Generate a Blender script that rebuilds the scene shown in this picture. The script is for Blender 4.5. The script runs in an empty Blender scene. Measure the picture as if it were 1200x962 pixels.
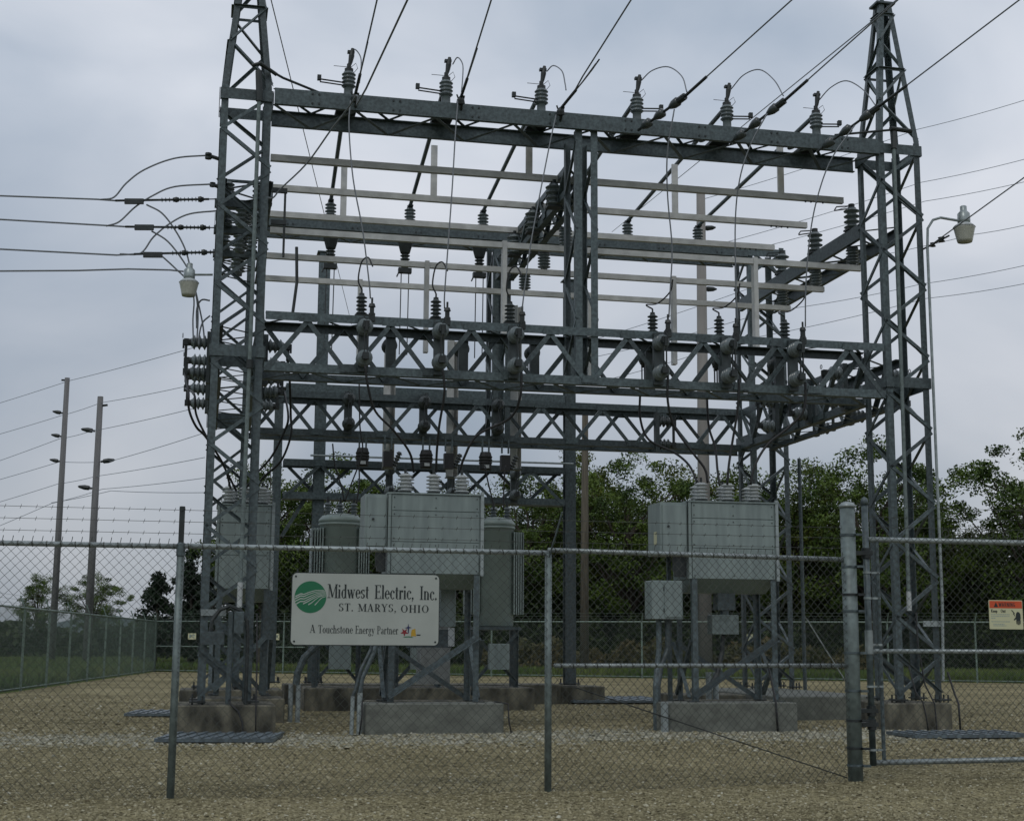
import bpy, math, random
import numpy as np
from mathutils import Vector, Matrix

random.seed(7)
rng = np.random.default_rng(11)
scene = bpy.context.scene
COL = scene.collection
R = math.radians

# ------------------------------------------------------------------ camera
cam_d = bpy.data.cameras.new("camera")
cam = bpy.data.objects.new("camera", cam_d)
COL.objects.link(cam)
cam.matrix_world = (Matrix.Translation((0, 0, 1.307)) @ Matrix.Rotation(math.pi/2 + 0.161, 4, 'X')
                    @ Matrix.Rotation(0.006, 4, 'Z'))
cam_d.sensor_fit = 'HORIZONTAL'
cam_d.sensor_width = 36.0
cam_d.lens = 50.27
cam_d.clip_start = 0.1
cam_d.clip_end = 4000
scene.camera = cam

# ------------------------------------------------------------------ sky: overcast, thin cloud over a Nishita sky
SUN_EL, SUN_AZ = R(48), R(205)
world = bpy.data.worlds.new("World")
scene.world = world
world.use_nodes = True
nt = world.node_tree
nt.nodes.clear()
def N(t, **kw):
    n = nt.nodes.new(t)
    for k, v in kw.items():
        setattr(n, k, v)
    return n
out = N('ShaderNodeOutputWorld')
bg = N('ShaderNodeBackground')
sky = N('ShaderNodeTexSky', sky_type='NISHITA')
sky.sun_disc = False
sky.sun_elevation = SUN_EL
sky.sun_rotation = SUN_AZ
bg.inputs['Strength'].default_value = 0.108
tc = N('ShaderNodeTexCoord')
sep = N('ShaderNodeSeparateXYZ')
mp = N('ShaderNodeMapping')
mp.inputs['Scale'].default_value = (1.0, 1.0, 1.9)
mp.inputs['Rotation'].default_value = (R(9), R(-14), R(20))
n1 = N('ShaderNodeTexNoise')
n1.inputs['Scale'].default_value = 3.6
n1.inputs['Detail'].default_value = 6
n1.inputs['Roughness'].default_value = 0.42
n1.inputs['Distortion'].default_value = 0.35
ramp = N('ShaderNodeValToRGB')
ramp.color_ramp.elements[0].position = 0.32
ramp.color_ramp.elements[0].color = (3.6, 4.2, 5.05, 1)
ramp.color_ramp.elements[1].position = 0.66
ramp.color_ramp.elements[1].color = (6.7, 6.95, 7.5, 1)
# a cloud deck is a little denser and bluer towards the horizon all round, brighter overhead
mr = N('ShaderNodeMapRange')
mr.inputs['From Min'].default_value = 0.0
mr.inputs['From Max'].default_value = 0.36
mr.inputs['To Min'].default_value = 0.62
mr.inputs['To Max'].default_value = 1.08
hz = N('ShaderNodeMix', data_type='RGBA', blend_type='MULTIPLY')
hz.inputs[0].default_value = 1.0
mix = N('ShaderNodeMix', data_type='RGBA')
mix.inputs[0].default_value = 0.93
L = nt.links.new
L(tc.outputs['Generated'], mp.inputs['Vector'])
L(mp.outputs[0], n1.inputs['Vector'])
# the deck thins towards the east (right), thicker and bluer to the west
xa = N('ShaderNodeMath', operation='MULTIPLY_ADD')
xa.inputs[1].default_value = 0.12
L(sep.outputs['X'], xa.inputs[0])
L(n1.outputs['Fac'], xa.inputs[2])
L(xa.outputs[0], ramp.inputs[0])
L(tc.outputs['Generated'], sep.inputs[0])
L(sep.outputs['Z'], mr.inputs[0])
L(ramp.outputs[0], hz.inputs[6])
L(mr.outputs[0], hz.inputs[7])
L(sky.outputs[0], mix.inputs[6])
L(hz.outputs[2], mix.inputs[7])
L(mix.outputs[2], bg.inputs['Color'])
L(bg.outputs[0], out.inputs['Surface'])

sun_d = bpy.data.lights.new("sun", 'SUN')
sun_d.energy = 0.6
sun_d.angle = R(14)
sun_d.color = (1.0, 0.96, 0.9)
sun = bpy.data.objects.new("sun", sun_d)
COL.objects.link(sun)
sd = Vector((math.sin(SUN_AZ)*math.cos(SUN_EL), math.cos(SUN_AZ)*math.cos(SUN_EL), math.sin(SUN_EL)))
sun.rotation_euler = (-sd).to_track_quat('-Z', 'Y').to_euler()
sun.location = (0, 0, 60)

scene.view_settings.view_transform = 'Standard'
scene.view_settings.look = 'None'
scene.view_settings.exposure = 0.0
scene.view_settings.gamma = 1.0
scene.view_settings.use_curve_mapping = False

# ------------------------------------------------------------------ materials
def mat(name, col, rough=0.6, metal=0.0, var=0.0, scale=6.0, bump=0.0, bscale=60.0, col2=None, rnd=0.0, spec=0.5,
        detail=5, stretch=(1, 1, 1), lo=0.35, hi=0.68, coords='pos', trans=0.0):
    m = bpy.data.materials.new(name)
    m.use_nodes = True
    t = m.node_tree
    b = t.nodes['Principled BSDF']
    b.inputs['Roughness'].default_value = rough
    b.inputs['Metallic'].default_value = metal
    b.inputs['Specular IOR Level'].default_value = spec
    if trans:
        b.inputs['Transmission Weight'].default_value = trans
    b.inputs['Base Color'].default_value = (*col, 1)
    if var or col2 or bump:
        if coords == 'pos':
            g = t.nodes.new('ShaderNodeNewGeometry'); src = g.outputs['Position']
        else:
            g = t.nodes.new('ShaderNodeTexCoord'); src = g.outputs['Object']
        mpn = t.nodes.new('ShaderNodeMapping'); mpn.inputs['Scale'].default_value = stretch
        t.links.new(src, mpn.inputs[0])
    if var or col2:
        n = t.nodes.new('ShaderNodeTexNoise')
        n.inputs['Scale'].default_value = scale
        n.inputs['Detail'].default_value = detail
        t.links.new(mpn.outputs[0], n.inputs['Vector'])
        r = t.nodes.new('ShaderNodeValToRGB')
        r.color_ramp.elements[0].position = lo
        r.color_ramp.elements[1].position = hi
        a = [c*(1-var) for c in col]
        z = [min(1, c*(1+var)) for c in (col2 or col)]
        r.color_ramp.elements[0].color = (*a, 1)
        r.color_ramp.elements[1].color = (*z, 1)
        t.links.new(n.outputs['Fac'], r.inputs[0])
        last = r.outputs[0]
        if rnd:
            oi = t.nodes.new('ShaderNodeObjectInfo')
            mrn = t.nodes.new('ShaderNodeMapRange')
            mrn.inputs['To Min'].default_value = 1-rnd
            mrn.inputs['To Max'].default_value = 1+rnd
            t.links.new(oi.outputs['Random'], mrn.inputs[0])
            mx = t.nodes.new('ShaderNodeMix'); mx.data_type = 'RGBA'; mx.blend_type = 'MULTIPLY'
            mx.inputs[0].default_value = 1
            t.links.new(last, mx.inputs[6]); t.links.new(mrn.outputs[0], mx.inputs[7])
            last = mx.outputs[2]
        t.links.new(last, b.inputs['Base Color'])
    if bump:
        n2 = t.nodes.new('ShaderNodeTexNoise')
        n2.inputs['Scale'].default_value = bscale
        n2.inputs['Detail'].default_value = 4
        t.links.new(mpn.outputs[0], n2.inputs['Vector'])
        bp = t.nodes.new('ShaderNodeBump')
        bp.inputs['Strength'].default_value = bump
        bp.inputs['Distance'].default_value = 0.02
        t.links.new(n2.outputs['Fac'], bp.inputs['Height'])
        t.links.new(bp.outputs[0], b.inputs['Normal'])
    return m

M = {}
M['galv'] = mat('galvanised_steel', (0.066, 0.089, 0.094), 0.48, 0.15, 0.34, 21, 0.05, 40, rnd=0.25)
M['galv_post'] = mat('galvanised_post', (0.13, 0.165, 0.16), 0.5, 0.15, 0.25, 14)
M['galv_light'] = mat('galvanised_pipe', (0.27, 0.31, 0.31), 0.36, 0.35, 0.2, 12, rnd=0.1)
M['galv_far'] = mat('far_fence_steel', (0.13, 0.18, 0.15), 0.5, 0.1, 0.15, 3)
M['wire_mesh'] = mat('chain_link_wire', (0.055, 0.062, 0.055), 0.55, 0.2, 0.2, 3)
M['alu'] = mat('aluminium_bus', (0.47, 0.475, 0.45), 0.42, 0.25, 0.14, 5, rnd=0.08)
M['dark'] = mat('dark_hardware', (0.022, 0.028, 0.028), 0.5, 0.2, 0.3, 8)
M['black'] = mat('black_rubber', (0.012, 0.013, 0.014), 0.55)
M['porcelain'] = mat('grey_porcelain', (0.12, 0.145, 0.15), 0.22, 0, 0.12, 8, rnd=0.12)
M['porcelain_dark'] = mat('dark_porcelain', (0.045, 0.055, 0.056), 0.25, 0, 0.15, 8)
M['bushing'] = mat('pale_bushing_porcelain', (0.40, 0.43, 0.43), 0.2, 0, 0.1, 8)
M['cabinet'] = mat('cabinet_paint', (0.18, 0.225, 0.22), 0.45, 0, 0.12, 2.2, col2=(0.19, 0.235, 0.225), stretch=(5, 5, .7), rnd=.06)
M['dark_steel'] = mat('dark_painted_channel', (0.04, 0.053, 0.055), 0.5, 0.1, 0.2, 12)
M['tank'] = mat('tank_paint', (0.24, 0.30, 0.28), 0.45, 0, 0.12, 2.0)
M['concrete'] = mat('pad_concrete', (0.13, 0.14, 0.12), 0.9, 0, 0.22, 5, 0.5, 50, stretch=(1, 1, 1.4))
M['concrete_stained'] = mat('stained_concrete', (0.055, 0.055, 0.042), 0.92, 0, 0.45, 2.6, 0.6, 45,
                            col2=(0.12, 0.115, 0.085), stretch=(1.6, 1.6, 0.8))
M['wood'] = mat('weathered_pole_wood', (0.085, 0.075, 0.055), 0.9, 0, 0.3, 3, 0.4, 30, stretch=(6, 6, 0.4))
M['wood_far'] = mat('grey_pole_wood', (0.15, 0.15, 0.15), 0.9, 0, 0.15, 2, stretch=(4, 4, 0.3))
M['pole_pale'] = mat('pale_steel_pole', (0.22, 0.21, 0.195), 0.75, 0, 0.12, 2, stretch=(1, 1, 0.3))
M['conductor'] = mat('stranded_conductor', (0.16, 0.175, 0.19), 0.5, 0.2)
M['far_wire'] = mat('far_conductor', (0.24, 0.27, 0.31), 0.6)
M['sign_white'] = mat('white_sign_enamel', (0.36, 0.39, 0.36), 0.35, 0, 0.05, 4)
M['ink'] = mat('dark_green_black_print', (0.012, 0.02, 0.02), 0.5)
M['ink_green'] = mat('green_print', (0.006, 0.13, 0.055), 0.45)
M['ink_red'] = mat('red_print', (0.20, 0.012, 0.02), 0.45)
M['ink_blue'] = mat('navy_print', (0.012, 0.015, 0.08), 0.45)
M['ink_gold'] = mat('gold_print', (0.42, 0.26, 0.02), 0.45)
M['warn_orange'] = mat('orange_red_print', (0.55, 0.075, 0.02), 0.4)
M['warn_cream'] = mat('cream_sign_plate', (0.52, 0.52, 0.33), 0.4)
M['lamp_glass'] = mat('frosted_lamp_refractor', (0.42, 0.43, 0.38), 0.25, 0, 0.1, 30)
M['mat_steel'] = mat('ribbed_platform_steel', (0.105, 0.135, 0.15), 0.5, 0.2, 0.25, 9)
M['bark'] = mat('tree_bark', (0.055, 0.045, 0.033), 0.9, 0, 0.3, 6)
M['brick_white'] = mat('pale_block', (0.17, 0.185, 0.18), 0.7, 0, 0.2, 8)
M['rust'] = mat('rusty_red_box', (0.16, 0.05, 0.03), 0.7, 0, 0.2, 10)

def leaf_mat(name, a, b, sc):
    m = bpy.data.materials.new(name)
    m.use_nodes = True
    t = m.node_tree
    p = t.nodes['Principled BSDF']
    p.inputs['Roughness'].default_value = 0.6
    p.inputs['Specular IOR Level'].default_value = 0.25
    g = t.nodes.new('ShaderNodeNewGeometry')
    n = t.nodes.new('ShaderNodeTexNoise'); n.inputs['Scale'].default_value = sc; n.inputs['Detail'].default_value = 3
    r = t.nodes.new('ShaderNodeValToRGB')
    r.color_ramp.elements[0].position = 0.38; r.color_ramp.elements[1].position = 0.62
    r.color_ramp.elements[0].color = (*a, 1); r.color_ramp.elements[1].color = (*b, 1)
    t.links.new(g.outputs['Position'], n.inputs['Vector'])
    t.links.new(n.outputs['Fac'], r.inputs[0])
    t.links.new(r.outputs[0], p.inputs['Base Color'])
    return m
M['leaf'] = leaf_mat('broad_leaves', (0.028, 0.056, 0.010), (0.088, 0.135, 0.020), 0.9)
M['leaf2'] = leaf_mat('olive_leaves', (0.034, 0.055, 0.010), (0.11, 0.135, 0.020), 0.7)
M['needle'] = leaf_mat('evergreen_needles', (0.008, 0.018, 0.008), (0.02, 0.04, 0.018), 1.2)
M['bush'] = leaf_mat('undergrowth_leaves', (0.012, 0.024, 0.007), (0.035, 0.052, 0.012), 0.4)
M['grass_blade'] = leaf_mat('grass_blades', (0.06, 0.105, 0.02), (0.12, 0.15, 0.035), 0.25)
M['weed'] = leaf_mat('dry_weeds', (0.04, 0.045, 0.012), (0.10, 0.075, 0.03), 0.35)

# ------------------------------------------------------------------ geometry helpers
class MB:
    """collects geometry for ONE mesh object"""
    def __init__(s): s.v = []; s.f = []
    def add(s, vs, fs):
        o = len(s.v); s.v += [tuple(v) for v in vs]; s.f += [tuple(i+o for i in f) for f in fs]
        return s
    def box(s, x0, x1, y0, y1, z0, z1):
        return s.add([(x0,y0,z0),(x1,y0,z0),(x1,y1,z0),(x0,y1,z0),(x0,y0,z1),(x1,y0,z1),(x1,y1,z1),(x0,y1,z1)],
              [(0,3,2,1),(4,5,6,7),(0,1,5,4),(1,2,6,5),(2,3,7,6),(3,0,4,7)])
    def rbox(s, x0, x1, y0, y1, z0, z1, b):
        """box with chamfered vertical and top edges"""
        rings = []
        for z, i in ((z0, 0), (z1-b, 0), (z1, b)):
            a0, a1, c0, c1 = x0+i, x1-i, y0+i, y1-i
            rings.append([(a0+b,c0,z),(a1-b,c0,z),(a1,c0+b,z),(a1,c1-b,z),(a1-b,c1,z),(a0+b,c1,z),(a0,c1-b,z),(a0,c0+b,z)])
        vs = [p for r_ in rings for p in r_]
        fs = [tuple(range(7, -1, -1)), tuple(range(16, 24))]
        for k in range(2):
            for j in range(8):
                fs.append((k*8+j, k*8+(j+1) % 8, k*8+8+(j+1) % 8, k*8+8+j))
        return s.add(vs, fs)
    def tube(s, pts, r, n=8, caps=True):
        pts = [Vector(p) for p in pts]
        vs = []; m = len(pts); rs = r if hasattr(r, '__len__') else [r]*m
        ref = None
        for i, p in enumerate(pts):
            d = (pts[min(i+1, m-1)] - pts[max(i-1, 0)])
            if d.length < 1e-9: d = Vector((0, 0, 1))
            d.normalize()
            if ref is None:
                ref = d.orthogonal().normalized()
            a = ref - d*ref.dot(d)
            a = a.normalized() if a.length > 1e-6 else d.orthogonal().normalized()
            ref = a; b = d.cross(a)
            for k in range(n):
                t = 2*math.pi*k/n
                vs.append(p + (a*math.cos(t) + b*math.sin(t))*rs[i])
        fs = []
        for i in range(m-1):
            for k in range(n):
                fs.append((i*n+k, i*n+(k+1) % n, (i+1)*n+(k+1) % n, (i+1)*n+k))
        if caps:
            fs.append(tuple(range(n-1, -1, -1))); fs.append(tuple((m-1)*n+k for k in range(n)))
        return s.add(vs, fs)
    def lathe(s, prof, c=(0, 0, 0), ax=(0, 0, 1), n=14):
        """prof: (radius, height) list along axis ax from point c"""
        c = Vector(c); ax = Vector(ax).normalized(); a = ax.orthogonal().normalized(); b = ax.cross(a)
        vs = []
        for r_, h in prof:
            for k in range(n):
                t = 2*math.pi*k/n
                vs.append(c + ax*h + (a*math.cos(t)+b*math.sin(t))*max(r_, 1e-4))
        fs = []
        for i in range(len(prof)-1):
            for k in range(n):
                fs.append((i*n+k, i*n+(k+1) % n, (i+1)*n+(k+1) % n, (i+1)*n+k))
        fs.append(tuple(range(n-1, -1, -1))); fs.append(tuple((len(prof)-1)*n+k for k in range(n)))
        return s.add(vs, fs)
    def prism(s, poly, z0, z1):
        n = len(poly)
        vs = [(x, y, z0) for x, y in poly]+[(x, y, z1) for x, y in poly]
        fs = [tuple(range(n-1, -1, -1)), tuple(range(n, 2*n))]+[(k, (k+1) % n, n+(k+1) % n, n+k) for k in range(n)]
        return s.add(vs, fs)
    def mesh(s, name, m=None, smooth=False):
        me = bpy.data.meshes.new(name)
        me.from_pydata(s.v, [], s.f)
        if m: me.materials.append(m)
        if smooth:
            me.polygons.foreach_set('use_smooth', [True]*len(me.polygons))
        me.update()
        return me

def link(name, me, parent=None, loc=None, mw=None):
    o = bpy.data.objects.new(name, me)
    COL.objects.link(o)
    if parent is not None: o.parent = parent
    if mw is not None: o.matrix_local = mw
    elif loc is not None: o.location = loc
    return o
def put(name, mb, m, parent=None, smooth=False, kind=None, label=None):
    o = link(name, mb.mesh(name, m, smooth), parent)
    if kind: o['kind'] = kind
    if label: o['label'] = label
    return o
def tag(o, label, cat, group=None, kind=None):
    o['label'] = label; o['category'] = cat
    if group: o['group'] = group
    if kind: o['kind'] = kind
    return o
def thing(name, loc, label, cat, group=None, rot=0.0):
    o = bpy.data.objects.new(name, None)
    o.empty_display_size = 0.2
    COL.objects.link(o)
    o.location = loc; o.rotation_euler = (0, 0, rot)
    return tag(o, label, cat, group)
def single(name, mb, m, label, cat, group=None, smooth=False):
    return tag(put(name, mb, m, None, smooth), label, cat, group)

def straight(pts, n=10, sag=0.0):
    out_ = []
    for i in range(len(pts)-1):
        a, b_ = Vector(pts[i]), Vector(pts[i+1])
        for k in range(n):
            t_ = k/n; p = a.lerp(b_, t_); p.z -= sag*4*t_*(1-t_); out_.append(p)
    out_.append(Vector(pts[-1])); return out_
def smooth_path(pts, n=6):
    P_ = [Vector(p) for p in pts]; P_ = [P_[0]*2-P_[1]]+P_+[P_[-1]*2-P_[-2]]
    o_ = []
    for i in range(1, len(P_)-2):
        p0, p1, p2, p3 = P_[i-1:i+3]
        for k in range(n):
            t_ = k/n
            o_.append(.5*((2*p1)+(p2-p0)*t_+(2*p0-5*p1+4*p2-p3)*t_*t_+(3*p1-p0-3*p2+p3)*t_**3))
    o_.append(P_[-2]); return o_

# profiles for rolled steel members (polygon in the cross-section plane)
def pL(w, t): return [(0,0),(w,0),(w,t),(t,t),(t,w),(0,w)]
def pC(h, b, t): return [(0,-h/2),(b,-h/2),(b,-h/2+t),(t,-h/2+t),(t,h/2-t),(b,h/2-t),(b,h/2),(0,h/2)]
def pH(h, b, t): return [(-b/2,-h/2),(b/2,-h/2),(b/2,-h/2+t),(t/2,-h/2+t),(t/2,h/2-t),(b/2,h/2-t),(b/2,h/2),(-b/2,h/2),(-b/2,h/2-t),(-t/2,h/2-t),(-t/2,-h/2+t),(-b/2,-h/2+t)]
def pB(w, h): return [(-w/2,-h/2),(w/2,-h/2),(w/2,h/2),(-w/2,h/2)]
_cache = {}
def bar(name, p0, p1, prof, key, m, parent, ref=(0, 0, 1)):
    """a straight member from p0 to p1; profile y axis follows ref; alike members share mesh data"""
    p0 = Vector(p0); p1 = Vector(p1)
    d = p1-p0; Ln = round(d.length, 3)
    k = (key, Ln, m.name)
    if k not in _cache:
        _cache[k] = MB().prism(prof, 0, Ln).mesh(name, m)
    z = d.normalized()
    y = Vector(ref) - z*Vector(ref).dot(z)
    if y.length < 1e-4: y = z.orthogonal()
    y.normalize(); x = y.cross(z)
    mw = Matrix(((x.x, y.x, z.x, p0.x), (x.y, y.y, z.y, p0.y), (x.z, y.z, z.z, p0.z), (0, 0, 0, 1)))
    return link(name, _cache[k], parent, mw=mw)

# the substation's own grid: u along the front, v to the back, origin at the front left corner tower
TH = 0.212
CT, ST = math.cos(TH), math.sin(TH)
OX, OY = -3.614, 20.552
def S(u, v, z=0.0): return (OX + CT*u - ST*v, OY + ST*u + CT*v, z)
def gthing(name, u, v, z, label, cat, group=None, rot=0.0):
    return thing(name, S(u, v, z), label, cat, group, TH+rot)

# ------------------------------------------------------------------ ground
g = MB()
nx = 60
g.add([(-2500, -400, 0), (2500, -400, 0), (2500, 3000, 0), (-2500, 3000, 0)], [(0, 1, 2, 3)])
def ground_mat(name, cols, scales, bump, bsc):
    m = bpy.data.materials.new(name); m.use_nodes = True
    t = m.node_tree; p = t.nodes['Principled BSDF']; p.inputs['Roughness'].default_value = 0.95
    p.inputs['Specular IOR Level'].default_value = 0.1
    geo = t.nodes.new('ShaderNodeNewGeometry')
    last = None
    for (a, b_), sc in zip(cols, scales):
        n = t.nodes.new('ShaderNodeTexNoise'); n.inputs['Scale'].default_value = sc; n.inputs['Detail'].default_value = 5
        n.inputs['Roughness'].default_value = 0.65
        t.links.new(geo.outputs['Position'], n.inputs['Vector'])
        r = t.nodes.new('ShaderNodeValToRGB')
        r.color_ramp.elements[0].position = 0.36; r.color_ramp.elements[1].position = 0.64
        r.color_ramp.elements[0].color = (*a, 1); r.color_ramp.elements[1].color = (*b_, 1)
        t.links.new(n.outputs['Fac'], r.inputs[0])
        if last is None: last = r.outputs[0]
        else:
            mx = t.nodes.new('ShaderNodeMix'); mx.data_type = 'RGBA'; mx.blend_type = 'MULTIPLY'; mx.inputs[0].default_value = 1
            t.links.new(last, mx.inputs[6]); t.links.new(r.outputs[0], mx.inputs[7]); last = mx.outputs[2]
    t.links.new(last, p.inputs['Base Color'])
    v = t.nodes.new('ShaderNodeTexNoise'); v.inputs['Scale'].default_value = bsc; v.inputs['Detail'].default_value = 3
    t.links.new(geo.outputs['Position'], v.inputs['Vector'])
    bp = t.nodes.new('ShaderNodeBump'); bp.inputs['Strength'].default_value = bump; bp.inputs['Distance'].default_value = 0.03
    t.links.new(v.outputs['Fac'], bp.inputs['Height']); t.links.new(bp.outputs[0], p.inputs['Normal'])
    return m
M['field'] = ground_mat('field_grass', [((0.06, 0.10, 0.022), (0.11, 0.14, 0.038)), ((0.6, 0.6, 0.6), (1.15, 1.1, 1.0))], [0.12, 1.4], 0.6, 8)
M['gravel'] = ground_mat('crushed_limestone', [((0.205, 0.185, 0.105), (0.36, 0.325, 0.195)), ((0.78, 0.78, 0.8), (1.1, 1.1, 1.08)), ((0.55, 0.54, 0.52), (1.25, 1.24, 1.22)), ((0.35, 0.35, 0.36), (1.35, 1.33, 1.3))], [0.35, 2.2, 11, 42], 0.9, 40)
o = put('ground', g, M['field']); o['kind'] = 'structure'
# the yard's gravel: sheet with a soft uneven surface near the gate
gx = np.linspace(-16.0, 34.0, 101); gy = np.concatenate([np.linspace(2.0, 24.0, 89), np.linspace(24.6, 62.0, 50)])
def gh(x, y):
    return 0.006 + 0.016*(math.sin(x*1.7+0.6*y)*math.sin(y*1.1-0.4*x)+0.6*math.sin(x*3.9+1.3)*math.sin(y*3.1)+1.6)*max(0.0, min(1.0, (30-y)/8))*0.5
vs = []; fs = []
for j, y in enumerate(gy):
    # left edge follows the side fence, far edge follows the rear fence
    for i, x in enumerate(gx):
        t = i/100.0
        yy = 2.0 + (y-2.0)*((62.0-0.318*(x+15.1)) - 2.0)/60.0
        xl = -9.2 - 0.1018*(yy-3.5)
        xx = xl + (34.0-xl)*t
        vs.append((xx, yy, gh(xx, yy)))
for j in range(len(gy)-1):
    for i in range(100):
        a = j*101+i; fs.append((a, a+1, a+102, a+101))
o = put('gravel_yard', MB().add(vs, fs), M['gravel'], smooth=True); o['kind'] = 'structure'

# loose stones in the near gravel (real stones, one mesh)
def stones(name, n, area, smin, smax, m, seed, kind='stuff'):
    r = np.random.default_rng(seed)
    base = np.array([(-1,-1,-.6),(1,-1,-.6),(1,1,-.6),(-1,1,-.6),(-.7,-.7,.6),(.7,-.7,.6),(.7,.7,.6),(-.7,.7,.6)])
    fcs = np.array([(4,5,6,7),(0,1,5,4),(1,2,6,5),(2,3,7,6),(3,0,4,7)])
    P = area(r, n)
    s = r.uniform(smin, smax, n)**1.0 * np.where(r.random(n) < 0.06, 1.6, 1.0)
    ang = r.uniform(0, 6.28, n); tilt = r.uniform(-.7, .7, n)
    vs = np.repeat(base[None], n, 0)*(1+r.uniform(-.35, .35, (n, 8, 3)))
    vs *= np.stack([s, s*r.uniform(.6, 1, n), s*r.uniform(.45, .8, n)], 1)[:, None, :]
    ct, st = np.cos(tilt)[:, None], np.sin(tilt)[:, None]
    x, z = vs[:, :, 0]*ct - vs[:, :, 2]*st, vs[:, :, 0]*st + vs[:, :, 2]*ct
    ca, sa = np.cos(ang)[:, None], np.sin(ang)[:, None]
    X = x*ca - vs[:, :, 1]*sa + P[:, 0:1]; Y = x*sa + vs[:, :, 1]*ca + P[:, 1:2]
    Z = z + np.array([gh(a, b) for a, b in P])[:, None] + (s*0.2)[:, None]
    V = np.stack([X, Y, Z], 2).reshape(-1, 3)
    F = (fcs[None] + (np.arange(n)*8)[:, None, None]).reshape(-1, 4)
    me = bpy.data.meshes.new(name)
    me.from_pydata(V.tolist(), [], F.tolist())
    me.materials.append(m)
    # per-stone colour
    at = me.attributes.new('tone', 'FLOAT', 'FACE')
    at.data.foreach_set('value', np.repeat(r.random(n), 5).astype(np.float32))
    o = link(name, me); o['kind'] = kind
    return o
def stone_mat(name, stops):
    m = bpy.data.materials.new(name); m.use_nodes = True
    t = m.node_tree; p = t.nodes['Principled BSDF']; p.inputs['Roughness'].default_value = 0.9
    p.inputs['Specular IOR Level'].default_value = 0.15
    a = t.nodes.new('ShaderNodeAttribute'); a.attribute_name = 'tone'
    r = t.nodes.new('ShaderNodeValToRGB')
    r.color_ramp.elements[0].color = (*stops[0][1], 1); r.color_ramp.elements[0].position = stops[0][0]
    r.color_ramp.elements[1].color = (*stops[-1][1], 1); r.color_ramp.elements[1].position = stops[-1][0]
    for q, c in stops[1:-1]:
        e = r.color_ramp.elements.new(q); e.color = (*c, 1)
    t.links.new(a.outputs['Fac'], r.inputs[0]); t.links.new(r.outputs[0], p.inputs['Base Color'])
    return m
M['stone'] = stone_mat('limestone_chips', [(0, (0.10, 0.085, 0.05)), (0.35, (0.22, 0.20, 0.12)), (0.75, (0.30, 0.272, 0.17)), (0.93, (0.35, 0.32, 0.21)), (1, (0.46, 0.45, 0.36))])
def near_area(r, n):
    y = 9.5 + (r.random(n)**1.25)*13.0
    x = (r.random(n)*2-1)*y*0.40
    return np.stack([x, y], 1)
stones('loose_gravel', 75000, near_area, 0.005, 0.013, M['stone'], 3)
def mid_area(r, n):
    y = 17.5+(r.random(n)**1.2)*17.0
    x = (r.random(n)*2-1)*y*0.40
    return np.stack([x, y], 1)
stones('coarse_gravel', 20000, mid_area, 0.009, 0.024, M['stone'], 4)
M['stone_pale'] = stone_mat('washed_pale_stones', [(0, (0.20, 0.20, 0.15)), (0.6, (0.29, 0.285, 0.22)), (1, (0.44, 0.43, 0.35))])
def ridge(r, n):
    u = r.uniform(-5.5, 10.6, n); v = -1.1 + r.normal(0, .75, n) - 0.35*np.sin(u*.9)*.5
    X = OX + CT*u - ST*v; Y = OY + ST*u + CT*v
    return np.stack([X, Y], 1)
stones('pale_stone_ridge', 9000, ridge, 0.010, 0.028, M['stone_pale'], 5)

# hills on the horizon, left
hm = mat('distant_hill_foliage', (0.06, 0.085, 0.09), 0.95, 0, 0.12, 0.02)
b = MB(); pr = []
hx = np.linspace(-420, 420, 80)
top = [1.5+3.5*abs(math.sin(x*0.013+1.1))+3.0*math.sin(x*0.031)+2.0*math.sin(x*0.11)+2 for x in hx]
vs = [(x, 560+40*math.sin(x*.01), -1) for x in hx]+[(x, 600+40*math.sin(x*.01), max(2.5, h)) for x, h in zip(hx, top)]+[(x, 700, 0) for x in hx]
fs = [(i, i+1, 81+i, 80+i) for i in range(79)]+[(80+i, 81+i, 161+i, 160+i) for i in range(79)]
o = put('hills', b.add(vs, fs), hm, smooth=True); o['kind'] = 'structure'
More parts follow.
